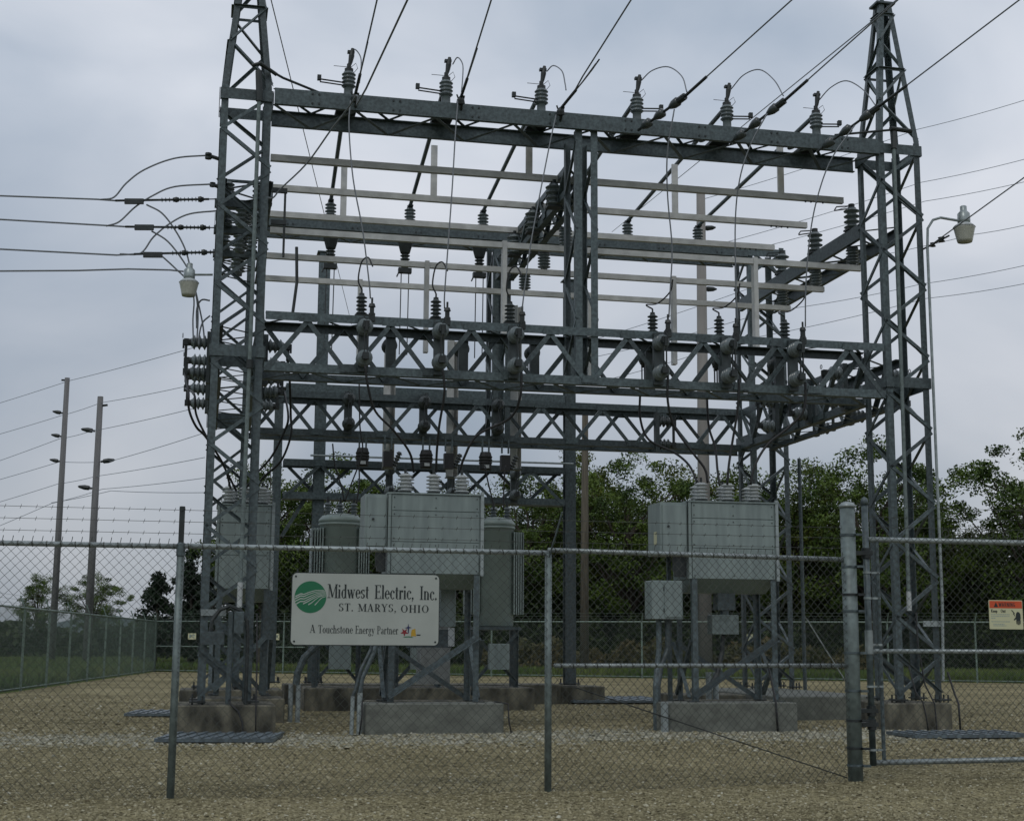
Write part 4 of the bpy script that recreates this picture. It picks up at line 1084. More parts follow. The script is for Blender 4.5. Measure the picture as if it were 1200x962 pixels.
CABLES = [
  ('front left, sweeping down to the centre recloser', [(-2.15,20.51,5.29),(-2.1,20.57,4.96),(-2.0,20.7,4.64),(-1.74,20.85,4.38),(-1.52,21.1,4.09),(-1.47,21.37,3.83)]),
  ('second from left, dropping to the centre recloser', [(-1.03,20.75,5.3),(-1.0,20.81,4.95),(-1.08,20.99,4.47),(-1.12,21.19,4.11),(-1.14,21.44,3.84)]),
  ('third from left, sweeping back to the centre recloser', [(0.14,21.0,5.3),(0.12,21.05,4.93),(-0.03,21.22,4.64),(-0.52,21.32,4.39),(-0.71,21.38,4.07),(-0.79,21.52,3.85)]),
  ('fourth, sweeping down to the right recloser', [(2.38,21.48,5.35),(2.38,21.54,4.96),(2.49,21.66,4.59),(2.77,21.72,4.2),(2.96,21.76,3.95),(3.0,21.77,3.74)]),
  ('fifth, hanging to the right recloser', [(3.51,21.73,5.35),(3.48,21.77,4.88),(3.4,21.86,4.36),(3.34,21.84,4.02),(3.31,21.84,3.72)]),
  ('sixth, curling down to the right recloser', [(4.58,21.96,5.35),(4.55,22.0,4.92),(4.33,22.06,4.66),(3.98,21.98,4.38),(3.76,21.93,4.04),(3.68,21.92,3.73)]),
  ('behind the truss, hanging in a long bow to the right recloser', [(2.08,22.9,5.31),(2.08,22.9,4.91),(2.21,22.83,4.55),(2.6,22.71,4.33),(2.79,22.34,4.08),(2.9,22.16,3.78)]),
  ('behind the truss, to the right recloser middle', [(3.2,23.14,5.27),(3.21,23.04,4.8),(3.28,22.85,4.43),(3.25,22.44,4.03),(3.25,22.23,3.76)]),
  ('thin one to the left transformer', [(-2.7,24.84,5.8),(-2.67,24.85,5.04),(-2.62,24.86,4.59),(-2.81,24.82,3.98),(-2.9,24.8,3.71)]),
  ('left one to the left transformer', [(-3.13,24.75,4.72),(-3.08,24.76,4.34),(-2.96,24.78,3.97),(-2.91,24.79,3.71)]),
  ('to the left transformer edge', [(-2.67,24.85,4.31),(-2.66,24.85,4.13),(-2.67,24.85,3.91),(-2.7,24.84,3.68)]),
  ('to the right transformer', [(-0.48,25.32,4.43),(-0.42,25.33,4.13),(-0.34,25.35,3.82),(-0.31,25.35,3.64)]),
  ('thin to the right transformer', [(-0.11,25.4,4.44),(-0.13,25.39,4.21),(-0.14,25.39,3.9),(-0.14,25.39,3.63)]),
  ('left truss, bowing down to the tower cabinet', [(-3.5,22.11,5.42),(-3.54,22.61,4.86),(-3.53,22.62,4.56),(-3.7,22.78,4.17),(-4.04,23.12,3.93),(-4.22,23.49,3.76)]),
  ('left truss, second bow to the tower cabinet', [(-3.81,23.58,5.42),(-3.58,22.61,4.86),(-3.63,22.59,4.62),(-3.85,22.75,4.23),(-4.15,23.1,3.99),(-4.4,23.45,3.75)]),
  ('outside the left tower, bowing to the cabinet, widest', [(-5.08,21.77,5.42),(-4.85,21.1,5.0),(-4.83,21.11,4.72),(-4.74,21.23,4.48),(-4.65,21.56,4.36),(-4.54,22.4,4.04),(-4.58,23.21,3.77)]),
  ('outside the left tower, bowing to the cabinet, narrowest', [(-5.4,23.24,5.42),(-4.92,21.81,5.07),(-4.88,21.81,4.77),(-4.76,21.94,4.48),(-4.66,22.58,4.2),(-4.49,23.23,3.73)]),
]

for i, (k, p) in enumerate(CONDUCTORS):
    single('overhead_conductor', MB().tube(smooth_path(p, 5) if len(p) > 3 else straight(p, 4), .012, 6), M['conductor'],
           '%s heavy conductor from the left, rising from the front top beam' % ordn[i], 'overhead wire', 'conductors landing on the front top beam', True)
    single('wire_splice', MB().tube([Vector(p[0]).lerp(Vector(p[1]), q) for q in (.0, .22)] if i > 2 else smooth_path(p, 5)[:3], .024, 8), M['dark'],
           'dead-end sleeve at the lower end of the %s heavy conductor from the left' % ordn[i], 'wire clamp', 'conductor dead-end sleeves')
for i, (k, p) in enumerate(DROPS):
    single('drop_cable', MB().tube(smooth_path(p), .011, 6), M['conductor'], '%s slender drop cable from the left, in front of the bus bars' % ordn[i], 'cable', 'drop cables to the middle truss', True)
for i, (k, p) in enumerate(LOOPS):
    single('jumper_loop', MB().tube(smooth_path(p), .010, 6), M['conductor'], '%s jumper loop above the front top beam, counted from the left' % ordn[i], 'cable', 'jumper loops at the switches', True)
for i, (k, p) in enumerate(STRINGS):
    a, b_ = Vector(p[0]), Vector(p[1]); d = b_-a; L_ = d.length
    t = thing('strain_insulator', tuple(a), '%s angled strain insulator string on the right half of the front top beam' % ['left', 'middle', 'right'][i], 'insulator', 'strain insulator strings')
    put('link_rod', MB().tube([(0, 0, 0), tuple(d)], .022, 8), M['dark'], t)
    bell = MB().lathe([(.03, 0), (.075, .03), (.07, .12), (.045, .19), (.03, .22)], n=14).mesh('insulator', M['porcelain_dark'], True)
    for q in (.16, .44, .76): link('bell', bell, t, mw=align(tuple(-d), tuple(d*(q+.12))))
    put('dead_end_shoe', MB().tube([tuple(d*.82), tuple(d*1.0)], .055, 8), M['dark'], t)
for i in range(3):
    p = CONDUCTORS[i][1]
    t = thing('strain_insulator', p[0], '%s end-on strain clamp on the left half of the front top beam' % ['left', 'middle', 'right'][i], 'insulator', 'strain insulator strings')
    put('bell', MB().lathe([(.02, 0), (.07, .03), (.06, .09), (.02, .14)], (0, 0, -.12), (0, -.4, 1), 12), M['dark'], t)
    put('hook', MB().tube([(0, .1, -.16), (.02, .02, -.08), (.05, -.03, .03)], .02, 6).tube([(-.02, .0, -.05), (-.06, -.02, .05)], .013, 6), M['dark'], t)
for (k, p), lb, r_ in zip(SHIELD, ('long wire crossing in front of the left end of the top beam', 'static wire leaving the right tower peak towards the upper edge',
                 'thin static wire running away behind the beam from the right tower peak', 'thin static wire running down and away behind the left tower peak',
                 'service wire rising to the right edge past the right yard lamp'), (.013, .013, .012, .011, .011)):
    single('overhead_wire', MB().tube(straight(p, 3) if k != 'sh1' else smooth_path(p, 4), r_, 6), M['conductor'], lb, 'overhead wire')
q = dict(SHIELD)['svc'][0]
t = thing('spool_insulator', q, 'dark spool insulators where the service wire meets the right tower', 'insulator')
put('spool', MB().lathe([(.05, 0), (.03, .03), (.05, .06)], (.07, -.05, .0), n=10).lathe([(.06, 0), (.035, .03), (.06, .07)], (.17, -.2, .04), n=10), M['dark'], t)
put('clevis', MB().tube([(-.1, .1, -.03), (.25, -.35, .1)], .016, 6), M['dark'], t)
nm3 = ['top', 'second', 'third', 'lowest']
for i, (k, p) in enumerate(LEFTW):
    single('overhead_wire', MB().tube(straight(p, 3), .0125, 6), M['conductor'], '%s of four distribution wires leaving the left tower to the left edge' % nm3[i], 'overhead wire', 'distribution wires on the left', True)
for i, (k, p) in enumerate(LEFTS):
    a, b_ = Vector(p[0]), Vector(p[1]); d = b_-a
    t = thing('strain_insulator', tuple(a), '%s polymer insulator between a left distribution wire and the left tower' % nm3[i], 'insulator', 'left side strain insulators')
    put('core_rod', MB().tube([(0, 0, 0), tuple(d)], .017, 6).tube([tuple(d), tuple(d*1.14)], .009, 6), M['dark'], t)
    put('dead_end_shoe', MB().prism([(.14, -.02), (.42, -.02), (.42, .02), (.14, .02)], -.05, .03), M['dark'], t)
    put('clevis', MB().lathe([(.035, 0), (.045, .04), (.03, .08)], tuple(d*.62), tuple(d), 8), M['dark'], t)
    put('clevis', MB().lathe([(.04, 0), (.05, .04), (.03, .08)], tuple(d*.88), tuple(d), 8), M['dark'], t)
    put('sheds', MB().lathe([(.018, 0)]+[(r_, .05+j*.055+o_) for j in range(12) for r_, o_ in ((.018, 0), (.042, .01), (.018, .02))], tuple(d*.45), tuple(d), 8), M['porcelain_dark'], t)
jl = ['highest arching', 'middle arching', 'lowest arching', 'longest drooping', 'middle drooping', 'shortest drooping', 'small upper hooked', 'small lower hooked']
for i, (k, p) in enumerate(LEFTJ):
    single('jumper_cable', MB().tube(smooth_path(p), .0125, 6), M['conductor'], '%s jumper cable beside the left tower' % jl[i], 'cable', 'jumper cables beside the left tower', True)
fl = ['highest thin line at right', 'second thin line at right', 'third thin line at right', 'thin line crossing behind the right tower at lamp height', 'thin line crossing behind the right tower below the lamp', 'lowest thin line crossing behind the right tower',
      'uppermost thin line over the left poles', 'second thin line over the left poles', 'third thin line over the left poles', 'fourth thin line over the left poles', 'fifth thin line over the left poles', 'sixth thin line over the left poles', 'lowest thin line between the left poles and the tower']
for i, (k, p) in enumerate(FARW):
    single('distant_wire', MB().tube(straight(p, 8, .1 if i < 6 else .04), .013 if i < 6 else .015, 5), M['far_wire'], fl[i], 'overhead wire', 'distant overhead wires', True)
for i, (k, p) in enumerate(CABLES):
    single('black_cable', MB().tube(smooth_path(p), .019 if i < 8 or i > 12 else .014, 6), M['black'], 'black cable from the ' + k if not k.startswith(('outside', 'left one', 'thin', 'to the', 'behind')) else 'black cable, ' + k, 'cable', 'black insulated cables', True)
# ------------------------------------------------------------------ chain link fences
def chain_mesh(name, P, Q, z0, z1, m, parent, pitch=.0395, r=.0025, sides=4, off=0.0, twist=True):
    """woven wires between ground points P and Q (2D, relative to parent)"""
    P = np.array(P, float); Q = np.array(Q, float); Ln = np.linalg.norm(Q-P); d = (Q-P)/Ln; nrm = np.array([-d[1], d[0]])
    nw = int(Ln/pitch); dz = pitch*1.02; nz = int((z1-z0)/dz)
    k = np.arange(nz+1)
    wig = .0035
    allv = []; allf = []
    tt = np.arange(sides)*2*np.pi/sides + np.pi/4
    ring = np.stack([np.cos(tt), np.sin(tt)], 1)*r
    i = np.arange(nw)
    xs = (i+.5)*pitch
    x = xs[:, None] + np.where((k[None, :]+i[:, None]) % 2 == 0, -pitch/2, pitch/2)
    z = np.broadcast_to(z0+k*dz, x.shape) + 0.0
    y = np.where((k[None, :]) % 2 == 0, wig, -wig) + off
    y = np.broadcast_to(y, x.shape)
    X = P[0]+d[0]*x+nrm[0]*y; Y = P[1]+d[1]*x+nrm[1]*y
    C = np.stack([X, Y, z], 2)                        # nw, nz+1, 3
    # ring offsets: along the fence and across it
    offv = ring[:, 0:1]*np.array([[d[0], d[1], 0]])*1.2 + ring[:, 1:2]*np.array([[nrm[0], nrm[1], 0.0]])
    V = C[:, :, None, :] + offv[None, None]
    nv = (nz+1)*sides
    base = (np.arange(nw)*nv)[:, None, None]
    kk = (np.arange(nz)*sides)[None, :, None]; ss = np.arange(sides)[None, None, :]
    a = base+kk+ss; b_ = base+kk+(ss+1) % sides
    F = np.stack([a, b_, b_+sides, a+sides], 3).reshape(-1, 4)
    V = V.reshape(-1, 3)
    me = bpy.data.meshes.new(name)
    me.vertices.add(len(V)); me.vertices.foreach_set('co', V.ravel().astype(np.float32))
    me.loops.add(F.size); me.loops.foreach_set('vertex_index', F.ravel().astype(np.int32))
    me.polygons.add(len(F)); me.polygons.foreach_set('loop_start', (np.arange(len(F))*4).astype(np.int32))
    me.materials.append(m)
    me.update(calc_edges=True); me.validate()
    o = link(name, me, parent); o['kind'] = 'stuff'
    if twist:
        tb = MB()
        zt = z0+nz*dz
        for q in range(nw):
            if (nz+q) % 2: continue
            xx = q*pitch
            cx, cy = P[0]+d[0]*xx, P[1]+d[1]*xx
            tb.tube([(cx-d[0]*.004, cy-d[1]*.004, zt-.01), (cx+d[0]*.003, cy+.004, zt+.025), (cx+d[0]*.008, cy, zt+.05)], .0032, 4, False)
        o2 = put('selvage_twists', tb, m, parent); o2['kind'] = 'stuff'
    return o
def barbed(P, Q, parent, r=.0022, sp=.125):
    P = Vector(P); Q = Vector(Q); Ln = (Q-P).length; n = int(Ln/sp)
    b = MB().tube([P, Q], r, 5)
    for i in range(n):
        c = P.lerp(Q, (i+.5)/n)
        b.tube([c+Vector((-.006, 0, -.018)), c+Vector((.006, 0, .018))], .002, 4, False)
        b.tube([c+Vector((.008, -.018, .004)), c+Vector((-.008, .018, -.004))], .002, 4, False)
    return put('barbed_wire', b, M['wire_mesh'], parent)

FA, FB, FC = (-2.81, 12.2), (.334, 12.87), (3.306, 14.05)
dAB = (Vector(FB)-Vector(FA)).normalized()
FL = tuple(Vector(FA)-dAB*3.25); FLL = tuple(Vector(FA)-dAB*6.9)
t = thing('chain_link_fence', (FA[0], FA[1], 0), 'front chain link fence with three barbed strands, carrying the company sign', 'fence')
rel = lambda p, z=0.0: (p[0]-FA[0], p[1]-FA[1], z)
for p, top in ((FLL, 2.1), (FL, 2.1), (FA, 2.1), (FB, 2.1)):
    x, y, _ = rel(p)
    put('line_post', MB().tube([(x, y, -.1), (x, y, top)], .032, 12), M['galv_post'], t, True)
    if p != FB:
        put('barb_arm', MB().box(x-.02, x+.02, y-.025, y+.012, top-.12, 2.44).tube([(x, y-.03, 2.42), (x, y+.02, 2.42)], .022, 8), M['dark'], t)
        put('rail_cap', MB().lathe([(.038, 2.02), (.038, 2.12), (.02, 2.14)], (x, y, 0), n=12), M['galv'], t)
    else:
        put('barb_arm', MB().tube([(x, y-.02, 2.05), (x+.07, y-.1, 2.28), (x+.12, y-.15, 2.46)], .008, 6), M['galv'], t)
# large gate post with dome cap and hinge bands
x, y, _ = rel(FC)
put('gate_post', MB().tube([(x, y, -.1), (x, y, 2.66)], .072, 20), M['galv_post'], t, True)
put('post_cap', MB().lathe([(.082, 2.64), (.082, 2.665), (.05, 2.69), (.01, 2.70)], (x, y, 0), n=18), M['galv_light'], t, True)
for z in (.16, .32, .58, .86, 1.22, 1.62, 1.78, 2.05, 2.36):
    put('band', MB().lathe([(.078, z), (.078, z+.022)], (x, y, 0), n=18).box(x+.06, x+.13, y-.09, y-.05, z, z+.022), M['dark'] if z in (.32, .58, 1.78) else M['galv'], t)
ry = .045
for (p, q, z, nm) in ((FLL, FA, 2.10, 'top_rail'), (FA, FB, 2.105, 'top_rail'), (FB, FC, 2.13, 'top_rail'), (FB, FC, 1.11, 'brace_rail')):
    a, b_ = rel(p, z), rel(q, z)
    if nm == 'brace_rail' or p == FB: b_ = tuple(Vector(b_)-(Vector(b_)-Vector(a)).normalized()*.07)
    if nm == 'brace_rail': a = tuple(Vector(a)+(Vector(b_)-Vector(a)).normalized()*.06)
    rb = MB().tube([a, b_], .0225 if nm == 'top_rail' else .02, 12)
    put(nm, rb, M['galv_light'], t, True)
    # tie wires wrapped round the rail
    tw = MB(); n = int((Vector(b_)-Vector(a)).length/.115)
    for i in range(n):
        c = Vector(a).lerp(Vector(b_), (i+.5)/n)
        tw.lathe([(.026, -.004), (.026, .004)], c, Vector(b_)-Vector(a)+Vector((0, 0, .8 if i % 2 else .4)), 8)
    o = put('tie_wires', tw, M['wire_mesh'], t); o['kind'] = 'stuff'
a, b_ = Vector(rel(FB, 1.0)), Vector(rel(FC, .03)); dd = (b_-a)
put('tension_rod', MB().tube([a+dd*.08, a+dd*.97], .0055, 6), M['dark'], t)
chain_mesh('chain_mesh', rel(FLL)[:2], rel(FA)[:2], .02, 2.14, M['wire_mesh'], t, off=-.03)
chain_mesh('chain_mesh', rel(FA)[:2], rel(FB)[:2], .02, 2.14, M['wire_mesh'], t, off=-.03)
chain_mesh('chain_mesh', rel(FB)[:2], rel(FC)[:2], .02, 2.17, M['wire_mesh'], t, off=-.03)
for z in (2.21, 2.31, 2.41):
    barbed(rel(FLL, z), rel(FA, z), t); barbed(rel(FA, z), rel(FB, z-.01), t); barbed(rel(FB, z-.01), rel(FC, z+.03), t)

# swing gate
GA = .2
t = thing('chain_link_gate', (3.50, 14.14, 0), 'wide swing gate of galvanised pipe and chain link at the right edge', 'gate', None, GA)
put('hinge_stile', MB().tube([(.0, 0, .16), (.0, 0, 2.70)], .032, 14).lathe([(.045, 2.68), (.03, 2.74), (.0, 2.76)], n=12), M['galv'], t, True)
put('stile_sleeve', MB().tube([(0, 0, 1.22), (0, 0, 1.45)], .040, 14), M['galv_light'], t)
put('inner_stile', MB().tube([(.115, 0, .18), (.115, 0, 2.34)], .019, 10), M['galv'], t)
for z, r_ in ((2.335, .027), (1.25, .022), (.19, .027)):
    put('rail', MB().tube([(.03, 0, z), (5.6, 0, z+(.05 if z < 1 else 0))], r_, 12), M['galv_light'], t, True)
put('far_stile', MB().tube([(5.6, 0, .2), (5.6, 0, 2.66)], .03, 12), M['galv'], t)
put('mid_stile', MB().tube([(2.8, 0, .2), (2.8, 0, 2.33)], .02, 12), M['galv'], t)
for z in (.55, .68, 2.2):
    put('hinge', MB().box(-.13, .05, -.045, .045, z-.02, z+.02).lathe([(.045, z-.05), (.045, z+.05)], n=12), M['dark'], t)
for z in (.3, .9, 1.3, 1.75, 2.0):
    put('band', MB().lathe([(.038, z), (.038, z+.02)], n=12).box(.03, .13, -.02, -.012, z, z+.02), M['galv_light'], t)
chain_mesh('chain_mesh', (.03, 0), (5.55, 0), .15, 2.37, M['wire_mesh'], t, off=-.028)
for z in (2.46, 2.56, 2.66):
    barbed((.0, 0, z), (5.6, 0, z), t)
rg = MB()
for k in range(9): rg.tube([(.85+k*.165+.035*math.cos(a_*math.pi/6), -.02, 2.41+.035*math.sin(a_*math.pi/6)) for a_ in range(13)], .004, 4, False)
put('coiled_ties', rg, M['wire_mesh'], t)

# side fence and rear fence
def far_fence(P, Q, n, label, top=2.13, arms=True, armdir=(0, 0), mid=False):
    t = thing('chain_link_fence', (P[0], P[1], 0), label, 'fence', 'perimeter fences')
    D = Vector((Q[0]-P[0], Q[1]-P[1], 0))
    for i in range(n+1):
        c = D*(i/n)
        put('line_post', MB().tube([(c.x, c.y, 0), (c.x, c.y, top)], .035 if i not in (0, n) else .05, 8), M['galv_far'], t)
        if arms: put('barb_arm', MB().tube([(c.x, c.y, top-.02), (c.x+armdir[0]*.25, c.y+armdir[1]*.25, top+.32)], .02, 5), M['galv_far'], t)
    put('top_rail', MB().tube([(0, 0, top), tuple(D+Vector((0, 0, top)))], .027, 8), M['galv_far'], t)
    put('bottom_rail', MB().tube([(0, 0, .08), tuple(D+Vector((0, 0, .08)))], .02, 6), M['galv_far'], t)
    if mid:
        put('brace_rail', MB().tube([(0, 0, 1.08), tuple(D*(mid)+Vector((0, 0, 1.08)))], .024, 8), M['galv_far'], t)
    for k in range(3):
        s_ = (k+1)/3
        put('barbed_wire', MB().tube([(armdir[0]*.25*s_, armdir[1]*.25*s_, top+.32*s_), (D.x+armdir[0]*.25*s_, D.y+armdir[1]*.25*s_, top+.32*s_)], .004, 4), M['galv_far'], t)
    chain_mesh('chain_mesh', (0, 0), (D.x, D.y), .03, top, M['galv_far'], t, r=.0026, sides=3, twist=False)
    return t
LC = (-15.13, 61.75)
far_fence((-10.55, 16.7), LC, 15, 'long side fence receding on the left, a fine green-grey screen against the field', armdir=(-.6, .1))
far_fence(LC, (28.0, 47.6), 15, 'rear chain link fence at the far edge of the gravel, in front of the trees', armdir=(.1, -.6), mid=.155)
def rear_sign(x, z, label, face=-.318):
    y = 61.75-.318*(x+15.13)-.08
    t = thing('warning_plate', (x, y, z), label, 'sign', 'small plates on the rear fence', -.31)
    put('plate', MB().box(-.19, .19, -.012, .0, -.13, .13), M['warn_cream'], t)
    put('print', MB().box(-.13, -.03, -.016, -.0125, -.06, .07).box(.02, .14, -.016, -.0125, .02, .07).box(.02, .12, -.016, -.0125, -.05, -.02), M['tank'], t)
rear_sign(-13.45, 1.5, 'small cream plate on the rear fence, left of the left tower')
rear_sign(-9.75, 1.5, 'small cream plate on the rear fence, between the left tower and the company sign')
rear_sign(8.85, 1.55, 'small cream plate on the rear fence, seen below the right recloser cabinet')

# ------------------------------------------------------------------ lettering (own stroke alphabet, so the words need no font file)
TK, TN = .150, .050      # thick and thin stroke widths, in cap heights
XH = .64
def glyphs(serif=True):
    G = {}
    def l(x0, y0, x1, y1, w=TK): return ('l', x0, y0, x1, y1, w)
    def a(cx, cy, rx, ry, a0, a1): return ('a', cx, cy, rx, ry, a0, a1)
    def s(x, y, hw=.13): return ('s', x, y, hw)
    G['M'] = (.92, [l(.14,0,.14,1,TN), l(.17,1,.46,.05,TK), l(.46,.05,.77,1,TN), l(.79,0,.79,1), s(.14,0), s(.79,0,.15), s(.12,1,.12), s(.82,1,.12)])
    G['E'] = (.62, [l(.17,0,.17,1), l(.1,.975,.55,.975,TN), l(.1,.025,.57,.025,TN), l(.2,.52,.44,.52,TN), l(.545,.8,.545,1,TN), l(.57,0,.57,.22,TN), l(.44,.42,.44,.62,TN), s(.15,1,.12), s(.15,0,.12)])
    G['I'] = (.34, [l(.17,0,.17,1), s(.17,0,.15), s(.17,1,.15)])
    G['S'] = (.56, [a(.28,.75,.17,.225,40,270), a(.28,.26,.18,.24,-140,90), l(.455,.74,.455,.98,TN), l(.09,.02,.09,.28,TN)])
    G['T'] = (.62, [l(.31,0,.31,1), l(.04,.975,.58,.975,TN), l(.05,.78,.05,1,TN), l(.57,.78,.57,1,TN), s(.31,0,.15)])
    G['A'] = (.70, [l(.1,0,.34,1,TN), l(.34,1,.58,0), l(.18,.34,.48,.34,TN), s(.1,0,.11), s(.58,0,.13)])
    G['R'] = (.68, [l(.17,0,.17,1), l(.1,.975,.33,.975,TN), l(.17,.5,.33,.5,TN), a(.33,.737,.17,.237,-90,90), l(.34,.5,.58,.0), s(.17,0,.14), s(.62,0,.06), s(.14,1,.1)])
    G['Y'] = (.66, [l(.33,0,.33,.48), l(.10,1,.33,.46), l(.56,1,.35,.48,TN), s(.33,0,.14), s(.1,1,.13), s(.56,1,.1)])
    G['O'] = (.76, [a(.38,.5,.27,.475,0,360)])
    G['H'] = (.78, [l(.17,0,.17,1), l(.61,0,.61,1), l(.17,.51,.61,.51,TN), s(.17,0,.14), s(.61,0,.14), s(.17,1,.14), s(.61,1,.14)])
    G['P'] = (.60, [l(.17,0,.17,1), l(.1,.975,.32,.975,TN), l(.17,.46,.32,.46,TN), a(.32,.717,.17,.257,-90,90), s(.17,0,.14), s(.14,1,.1)])
    G['i'] = (.28, [l(.14,0,.14,XH), ('d', .14, .88), s(.14,0,.12), l(.04,XH-.02,.14,XH-.02,TN)])
    G['l'] = (.28, [l(.14,0,.14,1), s(.14,0,.12), l(.04,.98,.14,.98,TN)])
    G['d'] = (.54, [l(.40,0,.40,1), a(.25,.31,.15,.31,50,310), l(.3,.98,.4,.98,TN), l(.40,.025,.5,.025,TN)])
    G['w'] = (.74, [l(.09,XH,.24,.0), l(.24,0,.36,.55,TN), l(.36,XH,.51,.0), l(.51,0,.65,XH,TN), s(.09,XH,.09), s(.36,XH,.08), s(.65,XH,.08)])
    G['e'] = (.46, [a(.24,.31,.16,.31,0,325), l(.08,.34,.4,.34,TN)])
    G['s'] = (.40, [a(.2,.47,.115,.15,30,270), a(.2,.165,.125,.15,-140,90), l(.325,.46,.325,XH,TN), l(.07,.02,.07,.18,TN)])
    G['t'] = (.34, [l(.17,.1,.17,.85), a(.26,.12,.09,.12,180,290), l(.04,XH-.02,.31,XH-.02,TN)])
    G['c'] = (.44, [a(.25,.31,.16,.31,45,320), ('d', .36, .5)])
    G['r'] = (.40, [l(.14,0,.14,XH), a(.27,.42,.12,.19,60,170), ('d', .33, .57), s(.14,0,.12), l(.04,XH-.02,.14,XH-.02,TN)])
    G['n'] = (.54, [l(.13,0,.13,XH), l(.41,0,.41,.42), a(.27,.42,.14,.2,0,165), s(.13,0,.11), s(.41,0,.11), l(.03,XH-.02,.13,XH-.02,TN)])
    G['h'] = (.54, [l(.13,0,.13,1), l(.41,0,.41,.42), a(.27,.42,.14,.2,0,165), s(.13,0,.11), s(.41,0,.11), l(.03,.98,.13,.98,TN)])
    G['o'] = (.48, [a(.24,.32,.16,.30,0,360)])
    G['u'] = (.54, [l(.13,.2,.13,XH), l(.41,0,.41,XH), a(.27,.2,.14,.19,180,345), l(.03,XH-.02,.13,XH-.02,TN), l(.32,XH-.02,.41,XH-.02,TN), l(.41,.025,.5,.025,TN)])
    G['g'] = (.50, [a(.23,.40,.13,.22,0,360), a(.24,-.14,.17,.16,0,360), l(.15,.17,.14,.03,TN), l(.14,.03,.36,.0,TN), l(.32,.56,.46,.62,TN)])
    G['y'] = (.48, [l(.08,XH,.25,.04), l(.40,XH,.18,-.26,TN), ('d', .13, -.22), s(.08,XH,.09), s(.40,XH,.08)])
    G['a'] = (.46, [a(.21,.44,.13,.17,0,150), l(.34,.05,.34,.45), a(.21,.17,.12,.16,60,320), l(.34,.03,.43,.03,TN)])
    G[','] = (.24, [('d', .12, .06), l(.15,.04,.07,-.18,TN)])
    G['.'] = (.24, [('d', .12, .07)])
    G[' '] = (.36, [])
    G['K'] = (.66, [l(.17,0,.17,1), l(.55,1,.2,.42,TN), l(.28,.52,.57,0)])
    G['p'] = (.52, [l(.14,-.26,.14,XH), a(.28,.31,.15,.29,-150,150)])
    G['W'] = (.95, [l(.08,1,.28,.0), l(.28,0,.46,.9), l(.46,.9,.66,0), l(.66,0,.86,1)])
    G['N'] = (.72, [l(.15,0,.15,1), l(.15,1,.57,0), l(.57,0,.57,1)])
    G['G'] = (.72, [a(.38,.5,.25,.45,45,340), l(.38,.45,.62,.45), l(.62,.1,.62,.45)])
    return G
GLY = glyphs()
def write(mb, text, x, z, cap, xs=1.0, track=0.0, y=0.0, th=.0012, bold=1.0, mono=False):
    """adds flat raised strokes in the x-z plane facing -y; returns the width"""
    def quad(p, th_):
        n_ = len(p)
        vs = [(a, y-th_, b_) for a, b_ in p]+[(a, y, b_) for a, b_ in p]
        mb.add(vs, [tuple(range(n_))]+[(i, n_+i, n_+(i+1) % n_, (i+1) % n_) for i in range(n_)])
    cx = x; cnt = 0
    for ch in text:
        adv, st = GLY[ch]
        for s_ in st:
            cnt += 1; tt = th+cnt % 7*.00006
            if s_[0] == 'l':
                _, x0, y0, x1, y1, w = s_
                if mono: w = TK
                w *= bold
                # stroke width is measured horizontally for steep strokes, vertically for flat ones
                if abs(y1-y0) >= abs(x1-x0):
                    ww = w/2
                    p = [(x0-ww, y0), (x0+ww, y0), (x1+ww, y1), (x1-ww, y1)]
                else:
                    p = [(x0, y0-w/2), (x1, y1-w/2), (x1, y1+w/2), (x0, y0+w/2)]
                quad([(cx+a*cap*xs, z+b_*cap) for a, b_ in p], tt)
            elif s_[0] == 'a':
                _, ax, ay, rx, ry, a0, a1 = s_
                n_ = max(4, int(abs(a1-a0)/22)); o_ = []; i_ = []
                for k in range(n_+1):
                    an = R(a0+(a1-a0)*k/n_)
                    tk = TK if mono else TN+(TK-TN)*abs(math.cos(an))**1.3
                    tk *= bold
                    o_.append((ax+(rx+tk/2)*math.cos(an), ay+(ry+TN/2)*math.sin(an)))
                    i_.append((ax+(rx-tk/2)*math.cos(an), ay+(ry-TN/2-(.05 if mono else 0))*math.sin(an)))
                for k in range(n_):
                    quad([(cx+a*cap*xs, z+b_*cap) for a, b_ in (o_[k], o_[k+1], i_[k+1], i_[k])], tt)
            elif s_[0] == 's' and not mono:
                _, sx, sy, hw = s_
                yy = sy if sy < .3 else sy-.045
                quad([(cx+a*cap*xs, z+b_*cap) for a, b_ in ((sx-hw, yy), (sx+hw, yy), (sx+hw, yy+.045), (sx-hw, yy+.045))], tt)
            elif s_[0] == 'd':
                _, dx_, dy_ = s_; q_ = .085*bold
                quad([(cx+(dx_+q_*math.cos(R(k*45)))*cap*xs, z+(dy_+q_*math.sin(R(k*45)))*cap) for k in range(8)], tt)
        cx += (adv*xs+track)*cap
    return cx-x
def text_width(text, cap, xs, track): return sum(GLY[c][0]*xs+track for c in text)*cap

